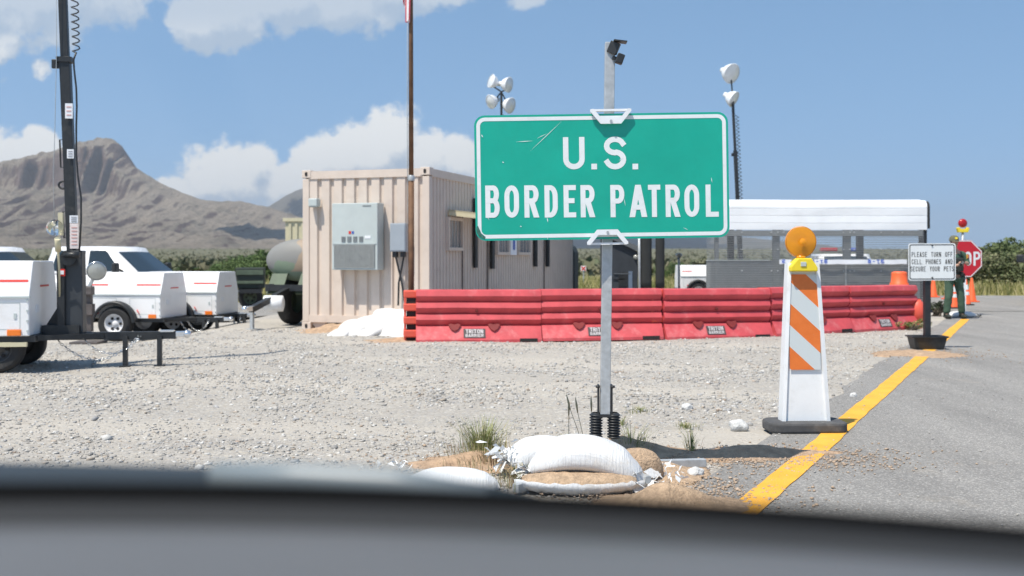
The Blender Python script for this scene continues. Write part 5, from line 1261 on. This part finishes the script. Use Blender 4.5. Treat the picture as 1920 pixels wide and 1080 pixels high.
m = MB(); m.box((W(1586, 500, CY).x-x0c, .0, zr/2-.05), (.035, .03, zr-.05)); m.build('conduit', galv, cp)
m = MB()
k = 0; z = .15
while z < ze: m.box(((xa+xb)/2, -.06, z), (xb-xa, .004, .010)); z += .055
x = xa
while x < xb: m.box((x, -.064, (ze+.1)/2), (.0055, .003, ze-.1)); x += .028
m.build('wire_mesh', wire, cp)
m = MB()
for px in (1445, 1457, 1468, 1580, 1592, 1600, 1390, 1650, 1690):
    for py in (436, 468, 508): m.ball((W(px, 500, CY).x-x0c, -.072, CAM_H-(py-HZ)/F*CY), .018, 1)
m.build('fixing_bolt', galv, cp)
# rolled blinds at the left opening
for px0, px1, yb_ in ((1200, 1221, 541), (1228, 1245, 540)):
    m = MB(); xa_, xb_ = W(px0, 500, CY).x-x0c, W(px1, 500, CY).x-x0c; zb_ = CAM_H-(yb_-HZ)/F*CY
    m.grid(lambda i, j: ((xa_+xb_)/2+(xb_-xa_)/2*math.cos(2*math.pi*i/14)*(1+.05*noise.noise((i, j*.7, 1))), -.10+.07*math.sin(2*math.pi*i/14), zb_+(ze+.1-zb_)*j/9), 14, 10, closed_u=True); bmesh.ops.holes_fill(m.bm, edges=[e for e in m.bm.edges if e.is_boundary], sides=0); m.build('rolled_blind', M('black_canvas', (.022, .024, .024), .85, var=.2, scale=8) if 'black_canvas' not in bpy.data.materials else bpy.data.materials['black_canvas'], cp)
m = MB(); m.tube([(W(1198, 500, CY).x-x0c, -.14, 0), (W(1197, 500, CY).x-x0c, -.14, ze+.1)], .03, 8); m.build('downpipe', galv, cp)
# tape strung across the mesh
tp = thing('barrier_tape', (W(1462, 491, CY-.2).x, CY-.14, CAM_H-(491-HZ)/F*CY), 0, 'white plastic tape with blue letters strung across the canopy mesh', 'tape')
Lt = W(1700, 500, CY).x-W(1462, 500, CY).x
m = MB(); m.grid(lambda i, j: (Lt*i/30, -.02+.012*math.sin(i*.9), (.055 if j else -.055)+.015*noise.noise((i*.4, 0, 0))), 31, 2); m.build('tape_band', paper, tp)
m = MB()
for k in range(2): text(m, 'B-TE', .95+k*1.35, .012, .085, .075, .022, .028, (0, -.04, 0), (1, 0, 0), (0, 0, 1), .001)
text(m, 'E', .1, .012, .085, .075, .022, .02, (0, -.04, 0), (1, 0, 0), (0, 0, 1), .001)
m.build('lettering', M('tape_blue', (.07, .14, .50), .5), tp, recalc=False)
# dark inspection booth left of the canopy opening
BY = 27.0; bx = W(1150, 500, BY).x
bt = thing('inspection_booth', (bx, BY, 0), 0, 'dark navy booth with a slanted roof seen under the green sign', 'booth')
xr_ = W(1196, 500, BY).x-bx; zl_, zr_ = CAM_H-(452-HZ)/F*BY, CAM_H-(472-HZ)/F*BY
m = MB(); m.prism([(-.2, 0), (xr_, 0), (xr_, zr_), (-.2, zl_+.14)], (0, 1.6, 0), (1, 0, 0), (0, 0, 1), 1.6, .01); m.build('booth_walls', navy, bt)
m = MB(); m.bar((-.25, -.06, zl_+.20), (xr_+.12, -.06, zr_+.02), .12, .06, up=(0, 1, 0)); m.bar((-.25, 1.66, zl_+.20), (xr_+.12, 1.66, zr_+.02), .12, .06, up=(0, 1, 0)); m.build('roof_trim', M('slate_trim', (.13, .145, .16), .5), bt)
m = MB(); m.box((.30, -.008, .78), (.34, .03, .36)); m.box((.14, -.008, .78), (.30, .03, .02)); m.build('door_panel', black, bt)
m = MB(); m.box((.22, -.012, .92), (.42, .03, .025)); m.box((.22, -.012, .50), (.42, .03, .02)); m.build('shelf_edge', M('slate_trim2', (.10, .115, .13), .5), bt)
m = MB(); m.box((.43, -.01, .72), (.10, .03, .52)); m.build('doorway', M('booth_blue', (.14, .19, .27), .5), bt)
m = MB(); m.lathe([(0, -.05), (.05, -.04), (.065, 0)], (W(1192, 482, BY).x-bx, -.02, CAM_H-(482-HZ)/F*BY), (0, 1, 0), 16); m.build('round_lamp', lampg, bt)
# distant little red and white marker, seen right of the container
mk = thing('marker_sign', (W(1094, 520, 52).x, 52, 0), 0, 'tiny red and white marker sign in the field right of the container', 'marker sign')
m = MB(); m.box((0, 0, .82), (.26, .02, .26)); m.build('marker_face', paper, mk)
m = MB(); m.bar((-.1, -.015, .72), (.1, -.015, .92), .05, .01, up=(0, 1, 0)); m.bar((-.1, -.03, .92), (.1, -.03, .72), .05, .01, up=(0, 1, 0)); m.build('marker_stripe', redi, mk)
m = MB(); m.box((0, .03, .4), (.05, .03, .8)); m.build('marker_post', galv, mk)
# slim lamp pole beside the distant white trailer
lp_ = thing('lamp_pole', (W(1273, 545, 30).x, 30, 0), 0, 'thin grey pole with a small lamp left of the distant white trailer', 'lamp pole')
m = MB(); m.tube([(0, 0, 0), (0, 0, 1.36)], .03, 8); m.box((0, 0, .38), (.26, .1, .06)); m.build('pole', galv, lp_)
m = MB(); m.lathe([(0, .09), (.09, .06), (.1, .0), (.04, -.05)], (0, 0, 1.38), (0, 0, 1), 14); m.build('lamp_head', lampg, lp_)
# orange drum
dr = thing('traffic_drum', (W(1686, 545, 22.6).x, 22.6, 0), 0, 'orange traffic drum behind the right end of the red barriers', 'traffic drum')
m = MB(); m.lathe([(0, 1.02), (.12, 1.03), (.19, 1.01), (.195, .98), (.205, .80), (.235, .78), (.235, .52), (.255, .50), (.255, .26), (.28, .24), (.28, .08), (.36, .06), (.36, .0), (0, 0)], seg=28); m.build('drum_body', coneo, dr); dr.scale = (.82, .82, 1)
m = MB(); m.box((-.235, 0, .66), (.06, .08, .10), None, .01); m.build('grip', coneo, dr)
# dark bush weed at the barrier end handled with plants

# ================================================================== STOP SIGN, CONES
SYY = 24.4
sp = thing('stop_sign', (W(1804, 590, SYY).x, SYY, 0), 0, 'red octagonal stop sign on a white post behind the officer', 'stop sign')
zc = CAM_H-(485-HZ)/F*SYY; Rr = 34.5/F*SYY/math.cos(math.pi/8)
octo = [(Rr*math.cos(math.pi/8+k*math.pi/4), Rr*math.sin(math.pi/8+k*math.pi/4)) for k in range(8)]
m = MB(); m.prism(octo, (0, -.07, zc), (1, 0, 0), (0, 0, 1), .006); m.build('sign_face', M('stop_red', (.50, .012, .025), .4, var=.08, scale=3), sp)
ux_, uy_, nrm_ = ux, uy, nrm; ux, uy = Vector((1, 0, 0)), Vector((0, 0, 1)); nrm = ux.cross(uy)
band([(a*.985, b_*.985) for a, b_ in octo], [(a*.94, b_*.94) for a, b_ in octo], Vector((0, -.076, zc)), .002).build('sign_border', wsheet, sp)
m = MB(); text(m, 'STOP', 0, 0, Rr*.70, Rr*.345, Rr*.105, Rr*.10, (0, -.076, zc), (1, 0, 0), (0, 0, 1), .002); m.build('lettering', wsheet, sp, recalc=False)
ux, uy, nrm = ux_, uy_, nrm_
m = MB(); m.box((0, -.03, .50), (.13, .05, 1.0)); m.build('lower_post', whitep, sp)
m = MB(); m.tube([(0, -.03, 1.0), (0, -.03, zc+.62)], .028, 10); m.build('upper_post', galv, sp)
m = MB(); m.box((0, -.03, .02), (.6, .6, .04), None, .01); m.build('base_plate', black, sp)
b2_ = thing('red_beacon', sp.location+Vector((0, -.03, zc+.62)), 0, 'round red warning lamp on a yellow case above the stop sign', 'beacon')
m = MB(); m.prism([(-.11, 0), (.11, 0), (.14, .10), (.09, .12), (.06, .08), (-.06, .08), (-.09, .12), (-.14, .10)], (0, .05, -.02), (1, 0, 0), (0, 0, 1), .1, .008); m.build('battery_case', yellowp, b2_)
m = MB(); m.lathe([(0, -.05), (.06, -.04), (.10, -.015), (.10, .015), (.06, .04), (0, .05)], (0, 0, .19), (0, 1, 0), 24); m.build('beacon_lens', redl, b2_)
def cone(banded, H=.72):
    root = thing('traffic_cone', (0, 0, 0), 0, 'x', 'traffic cone', 'orange traffic cones behind the officer')
    m = MB(); m.lathe([(0, H), (.022, H), (.03, H-.02), (.125, .07), (.135, .05), (.135, .034)], seg=20); m.build('cone_body', coneo, root)
    m = MB(); m.prism(rrect(.36, .36, .05), (0, 0, .002), (1, 0, 0), (0, 1, 0), .034, .008); m.build('cone_base', black if banded else coneo, root)
    if banded:
        for z, hh in ((.50*H/.72, .14), (.33*H/.72, .09)):
            rz_ = lambda q: .03+(H-.02-q)/(H-.09)*.095+.0025
            m = MB(); m.lathe([(rz_(z+hh/2), z+hh/2), (rz_(z-hh/2), z-hh/2)], seg=20); m.build('reflective_band', wsheet, root)
    return root
def cone_at(o, px, py, lab):
    p_ = G(px, py); o.location = (p_.x, p_.y, .012 if p_.y > 26 else .005); o['label'] = lab; return o
cA, cB = cone(False), cone(True)
cone_at(cA, 1822, 567, 'plain orange cone standing right of the stop sign post'); cone_at(cB, 1811, 573, 'orange cone with two white bands just left of the plain one by the stop sign')
cone_at(dup(cA), 1750, 558, 'plain orange cone just right of the notice sign post'); cone_at(dup(cB), 1788, 579, 'white banded orange cone between the officer legs, nearest of the cones'); cone_at(dup(cA), 1778, 562, 'plain orange cone half hidden behind the officer left trouser leg')
p = G(1810, 596); bag('sandbag', (p.x, p.y+.25, .0), .66, .36, .17, R(-6), 'white sandbag lying on the road behind the officer boots', mat=bagw, bow=.1, ties=(0, 1), seed=44)
p = G(1790, 597); m = MB(); 
del m

# ================================================================== OFFICER
def skin_mesh(name, verts, edges, radii, mat, parent, sub=2, root=0):
    me = bpy.data.meshes.new(name); me.from_pydata([Vector(v) for v in verts], edges, []); o = bpy.data.objects.new(name, me); COL.objects.link(o)
    md = o.modifiers.new('skin', 'SKIN'); md.use_smooth_shade = True
    for k, v in enumerate(me.skin_vertices[0].data): r_ = radii[k]; v.radius = (r_, r_) if not isinstance(r_, tuple) else r_; v.use_root = (k == root)
    s_ = o.modifiers.new('sub', 'SUBSURF'); s_.levels = sub; s_.render_levels = sub
    dg = bpy.context.evaluated_depsgraph_get(); m2 = bpy.data.meshes.new_from_object(o.evaluated_get(dg)); bpy.data.objects.remove(o)
    m2.materials.clear(); m2.materials.append(mat)
    if name in ('shirt', 'trousers'):
        for v in m2.vertices: q_ = v.co.copy(); v.co += v.normal*(.011*noise.noise((q_.x*9, q_.y*9, q_.z*16))+.006*noise.noise((q_.x*22, q_.y*20, q_.z*40)))
    for f in m2.polygons: f.use_smooth = True
    q = bpy.data.objects.new(name, m2); COL.objects.link(q); q.parent = parent; return q
skinm = M('skin', (.45, .26, .18), .55, var=.08, scale=10); uni = M('uniform_green', (.048, .095, .062), .85, var=.2, scale=6); unid = M('uniform_dark', (.02, .026, .022), .8, var=.2)
capm = M('cap_green', (.115, .115, .075), .85, var=.15)
OY = 23.0; of = thing('person', (W(1788, 598, OY).x, OY, .004), R(4), 'officer in green uniform and cap standing with legs apart and hands held at the chest', 'person')
V_ = [(0, 0, .95), (0, .01, 1.15), (0, .01, 1.36), (0, -.005, 1.49), (0, -.02, 1.555), (0, -.035, 1.63), (0, -.03, 1.70), (0, -.02, 1.765),
      (.11, .0, 1.425), (.205, .005, 1.405), (.295, -.05, 1.18), (.19, -.22, 1.20), (.075, -.285, 1.215), (.045, -.30, 1.215),
      (-.11, .0, 1.425), (-.205, .005, 1.405), (-.285, -.04, 1.17), (-.17, -.20, 1.12), (-.05, -.285, 1.16), (-.02, -.30, 1.17),
      (.095, 0, .90), (.15, -.02, .50), (.19, .01, .09), (.205, -.12, .04), (-.095, 0, .90), (-.125, -.03, .50), (-.155, .01, .09), (-.17, -.12, .04)]
E_ = [(0, 1), (1, 2), (2, 3), (3, 4), (4, 5), (5, 6), (6, 7), (2, 8), (8, 9), (9, 10), (10, 11), (11, 12), (12, 13), (2, 14), (14, 15), (15, 16), (16, 17), (17, 18), (18, 19), (0, 20), (20, 21), (21, 22), (22, 23), (0, 24), (24, 25), (25, 26), (26, 27)]
R_ = [(.14, .10), (.13, .10), (.15, .105), .058, .06, (.078, .095), (.08, .10), (.05, .06), .07, .06, .044, .036, .028, .030, .07, .06, .044, .036, .028, .030, .085, .058, .042, .03, .085, .058, .042, .03]
body = skin_mesh('body', V_, E_, R_, skinm, of)
def hand(o, d_, up, side):
    """five fingers, each its own chain, curled"""
    o, d_, up = Vector(o), Vector(d_).normalized(), Vector(up).normalized(); s_ = d_.cross(up).normalized()*side; m = MB()
    for k, (off, ln) in enumerate(((-.030, .075), (-.010, .085), (.010, .080), (.028, .062))):
        b_ = o+s_*off+d_*.02; p1 = b_+d_*ln*.5+up*.006; p2 = p1+d_*ln*.28-up*.022; p3 = p2-up*.026+d_*.004; m.tube([b_, p1, p2, p3], [.0095, .0095, .0088, .007], 8)
    b_ = o-s_*.026-d_*.02; m.tube([b_, b_-s_*.022+d_*.03, b_-s_*.018+d_*.06-up*.008], [.012, .011, .008], 8)
    m.ball(o, .036, 2, (1, 1, .75)); return m
hand((.045, -.305, 1.215), (-1, -.25, 0), (0, -.3, 1), 1).build('hand', skinm, of); hand((-.02, -.305, 1.17), (1, -.2, .1), (0, -.3, 1), -1).build('hand', skinm, of)
m = MB(); m.ball((0, -.128, 1.645), .017, 2, (.8, 1.2, 1.5)); m.ball((-.078, -.03, 1.65), .022, 2, (.5, .8, 1.4)); m.ball((.078, -.03, 1.65), .022, 2, (.5, .8, 1.4)); m.build('nose_and_ears', skinm, of)
m = MB(); m.ball((-.03, -.118, 1.672), .011, 2); m.ball((.03, -.118, 1.672), .011, 2); m.box((0, -.118, 1.603), (.045, .01, .008)); m.build('eyes_and_mouth', interior, of)
m = MB(); m.ball((0, -.02, 1.675), .098, 3, (.86, 1.02, .8))
for v in list(m.bm.verts):
    if v.co.z < 1.615 or v.co.y < -.075: m.bm.verts.remove(v)
m.build('hair', M('dark_hair', (.03, .022, .018), .8), of)
skin_mesh('shirt', [(0, 0, .99), (0, .01, 1.15), (0, .01, 1.37), (0, .0, 1.46), (.11, .0, 1.425), (.205, .005, 1.40), (.285, -.04, 1.21), (-.11, .0, 1.425), (-.205, .005, 1.40), (-.275, -.03, 1.20), (.235, -.15, 1.195), (-.225, -.13, 1.15)], [(0, 1), (1, 2), (2, 3), (2, 4), (4, 5), (5, 6), (2, 7), (7, 8), (8, 9), (6, 10), (9, 11)],
          [(.165, .125), (.155, .12), (.178, .13), .075, .092, .083, .066, .092, .083, .066, .055, .055], uni, of)
skin_mesh('trousers', [(0, 0, .97), (.095, 0, .87), (.15, -.02, .50), (.19, .01, .10), (-.095, 0, .87), (-.125, -.03, .50), (-.155, .01, .10)], [(0, 1), (1, 2), (2, 3), (0, 4), (4, 5), (5, 6)], [(.165, .125), .112, .088, .078, .112, .088, .078], uni, of)
for x in (.19, -.155):
    m = MB(); m.ball((x*1.03, -.05, .05), .062, 3, (.85, 2.2, .85)); m.cyl((x, .015, .04), (x, .015, .17), .062, .058, 14); m.build('boot', unid, of)
m = MB(); m.grid(lambda i, j: ((.172+.006*(j % 2))*math.cos(2*math.pi*i/24), .135*math.sin(2*math.pi*i/24), .95+.06*j), 24, 2, closed_u=True); bl = m.build('belt', unid, of)
m = MB(); m.box((.19, -.03, .88), (.06, .12, .2), None, .015); m.box((.12, -.125, .97), (.07, .05, .09), None, .01); m.box((-.12, -.125, .97), (.07, .05, .09), None, .01); m.build('holster', unid, bl)
m = MB(); m.box((.02, -.135, 1.17), (.27, .05, .30), None, .03); m.box((.05, -.165, 1.08), (.08, .03, .12), None, .01); m.build('vest', unid, of)
m = MB(); m.lathe([(0, 1.80), (.06, 1.79), (.092, 1.755), (.102, 1.70), (.104, 1.675)], (0, -.02, 0), seg=24); cpm = m.build('cap', capm, of)
m = MB(); m.grid(lambda i, j: (lambda a, q: (.104*q*math.sin(a)*.9, -.02-.104*math.cos(a)*(1 if j == 0 else 1.85), 1.682-.022*j))(-1.1+2.2*i/12, 1), 13, 2); m.build('cap_brim', capm, cpm)
m = MB(); m.box((0, -.122, 1.735), (.05, .012, .04), (-.25, 0, 0)); m.build('cap_badge', yellowp, cpm)
m = MB(); m.lathe([(0, 0), (.045, .004), (.045, .008)], (.10, -.150, 1.345), (.25, -1, .1), 14); 
m.bm.free(); m = MB(); m.prism([(-.035, .05), (.035, .05), (.042, -.01), (0, -.055), (-.042, -.01)], (.252, -.075, 1.335), (.55, -.83, 0), (0, 0, 1), .008); m.build('shoulder_patch', M('gold_patch', (.55, .30, .05), .7), of)
ph = thing('handset', of.location+Vector((.03, -.36, 1.20)), R(20), 'small dark handset held in both hands by the officer', 'handset')
m = MB(); m.box((0, 0, 0), (.07, .03, .13), (.4, .5, 0), .008); m.build('handset_body', unid, ph)
m = MB(); m.box((.0, -.02, .01), (.045, .006, .06), (.4, .5, 0)); m.build('screen', lampg, ph)

# ================================================================== BUSHES, WEEDS
barkm = M('bark', (.10, .08, .06), .9, var=.3, scale=20)
def bush(name, label, group, H, Rd, n, pal, seed, leaf=.09, clumps=34):
    r_ = np.random.default_rng(seed); root = thing(name, (0, 0, 0), 0, label, 'bush', group)
    u = r_.normal(size=(clumps, 3)); u /= np.linalg.norm(u, axis=1)[:, None]; rr = r_.random(clumps)**.45
    ce = np.c_[u[:, 0]*rr*Rd, u[:, 1]*rr*Rd, H*.52+u[:, 2]*rr*H*.44]; ce[:, 2] *= (1-.25*np.hypot(ce[:, 0], ce[:, 1])/Rd)
    rad = (.16+.16*r_.random(clumps))*(H+Rd)*.5
    V, Fc = leaf_tris(ce, rad, n//clumps, leaf, seed+1, .85); ct_ = np.array(pal)[r_.integers(0, len(pal), clumps)]
    tint = np.repeat(ct_, (n//clumps)*4, 0)*np.repeat(.75+.5*r_.random(((n//clumps)*clumps, 1)), 4, 0)
    o = mesh_np('crown', V, Fc, leafm, tint); o.parent = root
    m = MB(); rq = random.Random(seed)
    for k in range(9):
        c_ = ce[rq.randrange(clumps)]; m.tube([(rq.uniform(-.1, .1), rq.uniform(-.1, .1), -.05), (c_[0]*.35, c_[1]*.35, c_[2]*.45), tuple(c_)], [.05, .03, .012], 6)
    m.build('trunk', barkm, root); return root
gp = [(.105, .135, .055), (.135, .165, .07), (.08, .105, .045), (.175, .185, .095)]
b1 = bush('mesquite_bush', 'x', 'mesquite bushes along the far right side', 2.5, 2.3, 9500, gp, 5, .15)
b2 = bush('mesquite_bush', 'x', 'mesquite bushes along the far right side', 2.2, 2.7, 9500, [(.12, .14, .065), (.155, .17, .085), (.09, .11, .05), (.19, .19, .105)], 6, .15)
lab = 'one of the olive green mesquite bushes massed at the right behind the road'
for k, (px, Y, s_, rz, src) in enumerate(((1772, 58, .62, 0, b2), (1800, 56, .72, 1, b1), (1832, 52, .80, 2, b2), (1862, 54, 1.06, .4, b1), (1892, 51, .93, 3, b2), (1922, 53, 1.0, 1.6, b1), (1960, 50, 1.0, 5, b2), (2010, 54, 1.1, 2, b1), (1880, 60, 1.1, 4.2, b2), (1912, 64, 1.25, 2.2, b1), (1846, 62, .95, 5.4, b1), (1752, 66, .7, 2.7, b1))):
    o = (b1 if k == 1 else b2 if k == 0 else dup(src)); o.location = ((px-960)/F*Y, Y, -.05); o.rotation_euler = (0, 0, rz); o.scale = (s_*1.05, s_*1.05, s_*.86); o['label'] = lab
lab = 'one of the green bushes in the field left of the tank trailer'
b3 = bush('creosote_bush', lab, 'green bushes left of the tank trailer', 2.4, 2.4, 4500, [(.09, .14, .05), (.115, .165, .06), (.075, .11, .042)], 15, .15)
for k, (px, Y, s_, rz) in enumerate(((450, 62, .70, 0), (490, 60, .85, 1), (415, 70, .45, 2), (375, 78, .34, 3), (470, 68, .72, 4), (520, 62, .8, 2.2), (335, 84, .3, 1))):
    o = b3 if k == 0 else dup(b3); o.location = ((px-960)/F*Y, Y, -.05); o.rotation_euler = (0, 0, rz); o.scale = (s_, s_, s_)
lab = 'low green bush in the field seen under the green sign'
for k, (px, Y, s_) in enumerate(((1258, 70, .5), (1275, 76, .45))):
    o = place(b3, ((px-960)/F*Y, Y, 0), k, lab); o.scale = (s_,)*3; o['group'] = 'low bushes under the sign'
sb = bush('dark_weed', 'dark scrubby weed growing on the road edge right of the notice sign post', None, .38, .26, 1100, [(.035, .045, .025), (.05, .06, .03)], 25, .035, 20); p = G(1757, 592); sb.location = (p.x, p.y, .0)
sb2 = bush('green_weed', 'small green weed at the foot of the broken barrier end', None, .22, .3, 700, [(.14, .19, .05), (.22, .22, .09)], 27, .03, 16); p = G(1712, 618); sb2.location = (p.x, p.y, .0)
sb['category'] = 'weed'; sb2['category'] = 'weed'
def tuft(label, c, n, h, sp, cols, seed, heads=0):
    r_ = random.Random(seed); V = []; C = []; root = thing('grass_tuft', c, 0, label, 'grass tuft')
    for k in range(n):
        a = r_.uniform(0, 6.28); d_ = abs(r_.gauss(0, sp)); b_ = Vector((math.cos(a)*d_, math.sin(a)*d_, 0)); hh = h*r_.uniform(.35, 1); ln = r_.uniform(.1, .75)*hh
        a2 = a+r_.uniform(-.7, .7); mid = b_+Vector((math.cos(a2)*ln*.3, math.sin(a2)*ln*.3, hh*.6)); tp_ = b_+Vector((math.cos(a2)*ln, math.sin(a2)*ln, hh)); s_ = Vector((math.sin(a), -math.cos(a), 0))*.0022
        V += [b_-s_, b_+s_, mid+s_*.8, mid-s_*.8, mid-s_*.8, mid+s_*.8, tp_+s_*.2, tp_-s_*.2]; C += [cols[r_.randrange(len(cols))]]*8
    o = mesh_np('blades', np.array([v[:] for v in V]), np.arange(len(V)).reshape(-1, 4), leafm, np.array(C)); o.parent = root
    for k in range(heads):
        m = MB(); x = r_.uniform(-.12, .2); l_ = r_.uniform(-.12, .02); H2 = h*r_.uniform(1.4, 2.0); m.tube([(x, 0, 0), (x+l_*.4, 0, H2*.55), (x+l_, 0, H2)], .0022, 5); m.tube([(x+l_, 0, H2), (x+l_*1.15, 0, H2+.05), (x+l_*1.3, 0, H2+.10)], [.004, .007, .002], 6); m.build('seed_stalk', M('dry_stalk', (.30, .26, .16), .9) if 'dry_stalk' not in bpy.data.materials else bpy.data.materials['dry_stalk'], root)
    return root
dg_ = [(.22, .24, .09), (.30, .30, .13), (.15, .19, .06), (.42, .38, .22)]; dry = [(.42, .34, .20), (.34, .25, .14), (.50, .43, .28), (.25, .17, .10)]
tuft('green and straw grass tuft left of the sandbags', (W(905, 860, 6.9).x, 6.9, .02), 420, .26, .085, dg_, 1)
tuft('dry brown grass mat around the foot of the green tuft', (W(915, 868, 6.75).x, 6.72, .02), 520, .09, .22, dry, 2)
tuft('dry grass in front of the shredded bag plastic', (W(975, 905, 6.1).x, 6.15, .0), 260, .12, .12, dg_+dry, 3)
tuft('tall thin seed stalks rising behind the plump sandbag', (W(1075, 845, 6.9).x, 6.95, .01), 60, .16, .06, dg_, 8, heads=4)
tuft('sparse weeds growing right of the coil springs', (W(1185, 842, 7.1).x, 7.1, .01), 90, .22, .07, dg_, 5)
tuft('thin green weed on the gravel above the grey sign leg', (W(1296, 845, 7.2).x, 7.2, .0), 46, .20, .03, dg_, 6)
tuft('low green weed flat on the gravel between post and striped panel', (W(1285, 803, 8.2).x, 8.2, .0), 140, .045, .07, dg_, 7)
tuft('small olive weed on the gravel just right of the grey post', (W(1200, 772, 9.0).x, 9.0, .0), 120, .06, .07, dg_, 9)
tuft('faint grass tuft standing on the gravel far left of the post, by the brown stone', (W(1165, 800, 8.3).x, 8.3, .0), 40, .1, .03, dg_, 10)

# ================================================================== THE CAR WE SIT IN
car = thing('car_interior', (0, .6, 0), 0, 'out of focus dark dashboard and windscreen base of the car in front of the viewer', 'car dashboard')
dashm = M('dash_plastic', (.080, .076, .070), .5, var=.06, scale=5); cowlm = M('cowl_plastic', (.022, .029, .034), .5, var=.08, scale=3); wipm = M('wiper_grey', (.17, .20, .215), .4, var=.06); blk = M('shade_and_blade_black', (.004, .004, .004), .9, spec=.05)
def edge(tab):                                              # an edge given by picture points and distances
    return [W(px, py, Y)-Vector((0, .6, 0)) for px, py, Y in tab]
def loft(name, rows, mat, th=.02):
    m = MB(); n = len(rows[0]); m.grid(lambda i, j: rows[j][i], n, len(rows)); o = m.build(name, mat, car); md = o.modifiers.new('sub', 'SUBSURF'); md.levels = 2; md.render_levels = 2
    so_ = o.modifiers.new('solid', 'SOLIDIFY'); so_.thickness = th; so_.offset = 0; return o
pxs = (-700, -200, 300, 800, 1300, 1800, 2400)
def row(y0, sl, Y0, dY, bow=23, dz=0):
    sl = 43; bow = 23
    return [W(px, y0+sl*(px-960)/960+bow*((px-960)/960)**2, (Y0-dY*(px-960)/960)*.64)-Vector((0, .6, -dz)) for px in pxs]
loft('dashboard', [row(1140, 42, .50, .035), row(1085, 43, .58, .045), row(1064, 44, .64, .052), row(1050, 46, .69, .056), row(1048, 47, .70, .056)], dashm)
loft('dash_sheen', [row(1420, 40, .33, .02), row(1250, 40, .40, .03), row(1120, 42, .49, .035), row(1066, 42, .555, .04), row(1074, 42, .57, .04), row(1180, 42, .575, .04)], M('dash_sheen_grey', (.105, .107, .110), .5, var=.08, scale=6, bump=.2, bscale=400))  # near dash in a lighter grey, the sky's sheen put into its colour
loft('dash_edge_shade', [row(1070, 46, .685, .056), row(1024, 47, .73, .06), row(996, 47, .75, .06), row(1002, 47, .76, .06)], M('dash_shade_dark', (.014, .014, .0135), .8))  # added dark strip, paints the dash edge fading into shade
loft('windscreen_base_shade', [row(1060, 46, .755, .06, -3), row(992, 47, .765, .06, -3), row(954, 47, .79, .06, -3), row(958, 47, .81, .06, -3), row(1100, 47, .82, .06, -3)], blk)  # black band standing in for the shadow at the windscreen base
cw = [(-500, 866), (-100, 868), (300, 876), (560, 884), (800, 896), (930, 912), (1010, 932), (1080, 950), (1250, 966), (1500, 988), (1800, 1018), (2300, 1072)]
cY = lambda px: .74-.07*(px-960)/960
loft('cowl', [[W(px, y+120, cY(px)-.10)-Vector((0, .6, 0)) for px, y in cw], [W(px, y+50, cY(px)-.05)-Vector((0, .6, 0)) for px, y in cw], [W(px, y, cY(px))-Vector((0, .6, 0)) for px, y in cw], [W(px, y+2, cY(px)+.05)-Vector((0, .6, 0)) for px, y in cw], [W(px, y+90, cY(px)+.09)-Vector((0, .6, 0)) for px, y in cw]], cowlm, .006)
wa = [W(px, y, .69-.05*(px-960)/960)-Vector((0, .6, 0)) for px, y in ((400, 892), (560, 899), (740, 909), (915, 930))]
m = MB(); m.tube(wa, [.009, .0115, .0115, .007], 10); m.build('wiper_arm', wipm, car)
wb_ = [W(px, y, .67-.045*(px-960)/960)-Vector((0, .6, 0)) for px, y in ((410, 938), (560, 944), (700, 950), (760, 952))]
m = MB(); m.tube(wb_, [.008, .009, .009, .006], 8); m.build('wiper_blade', blk, car)
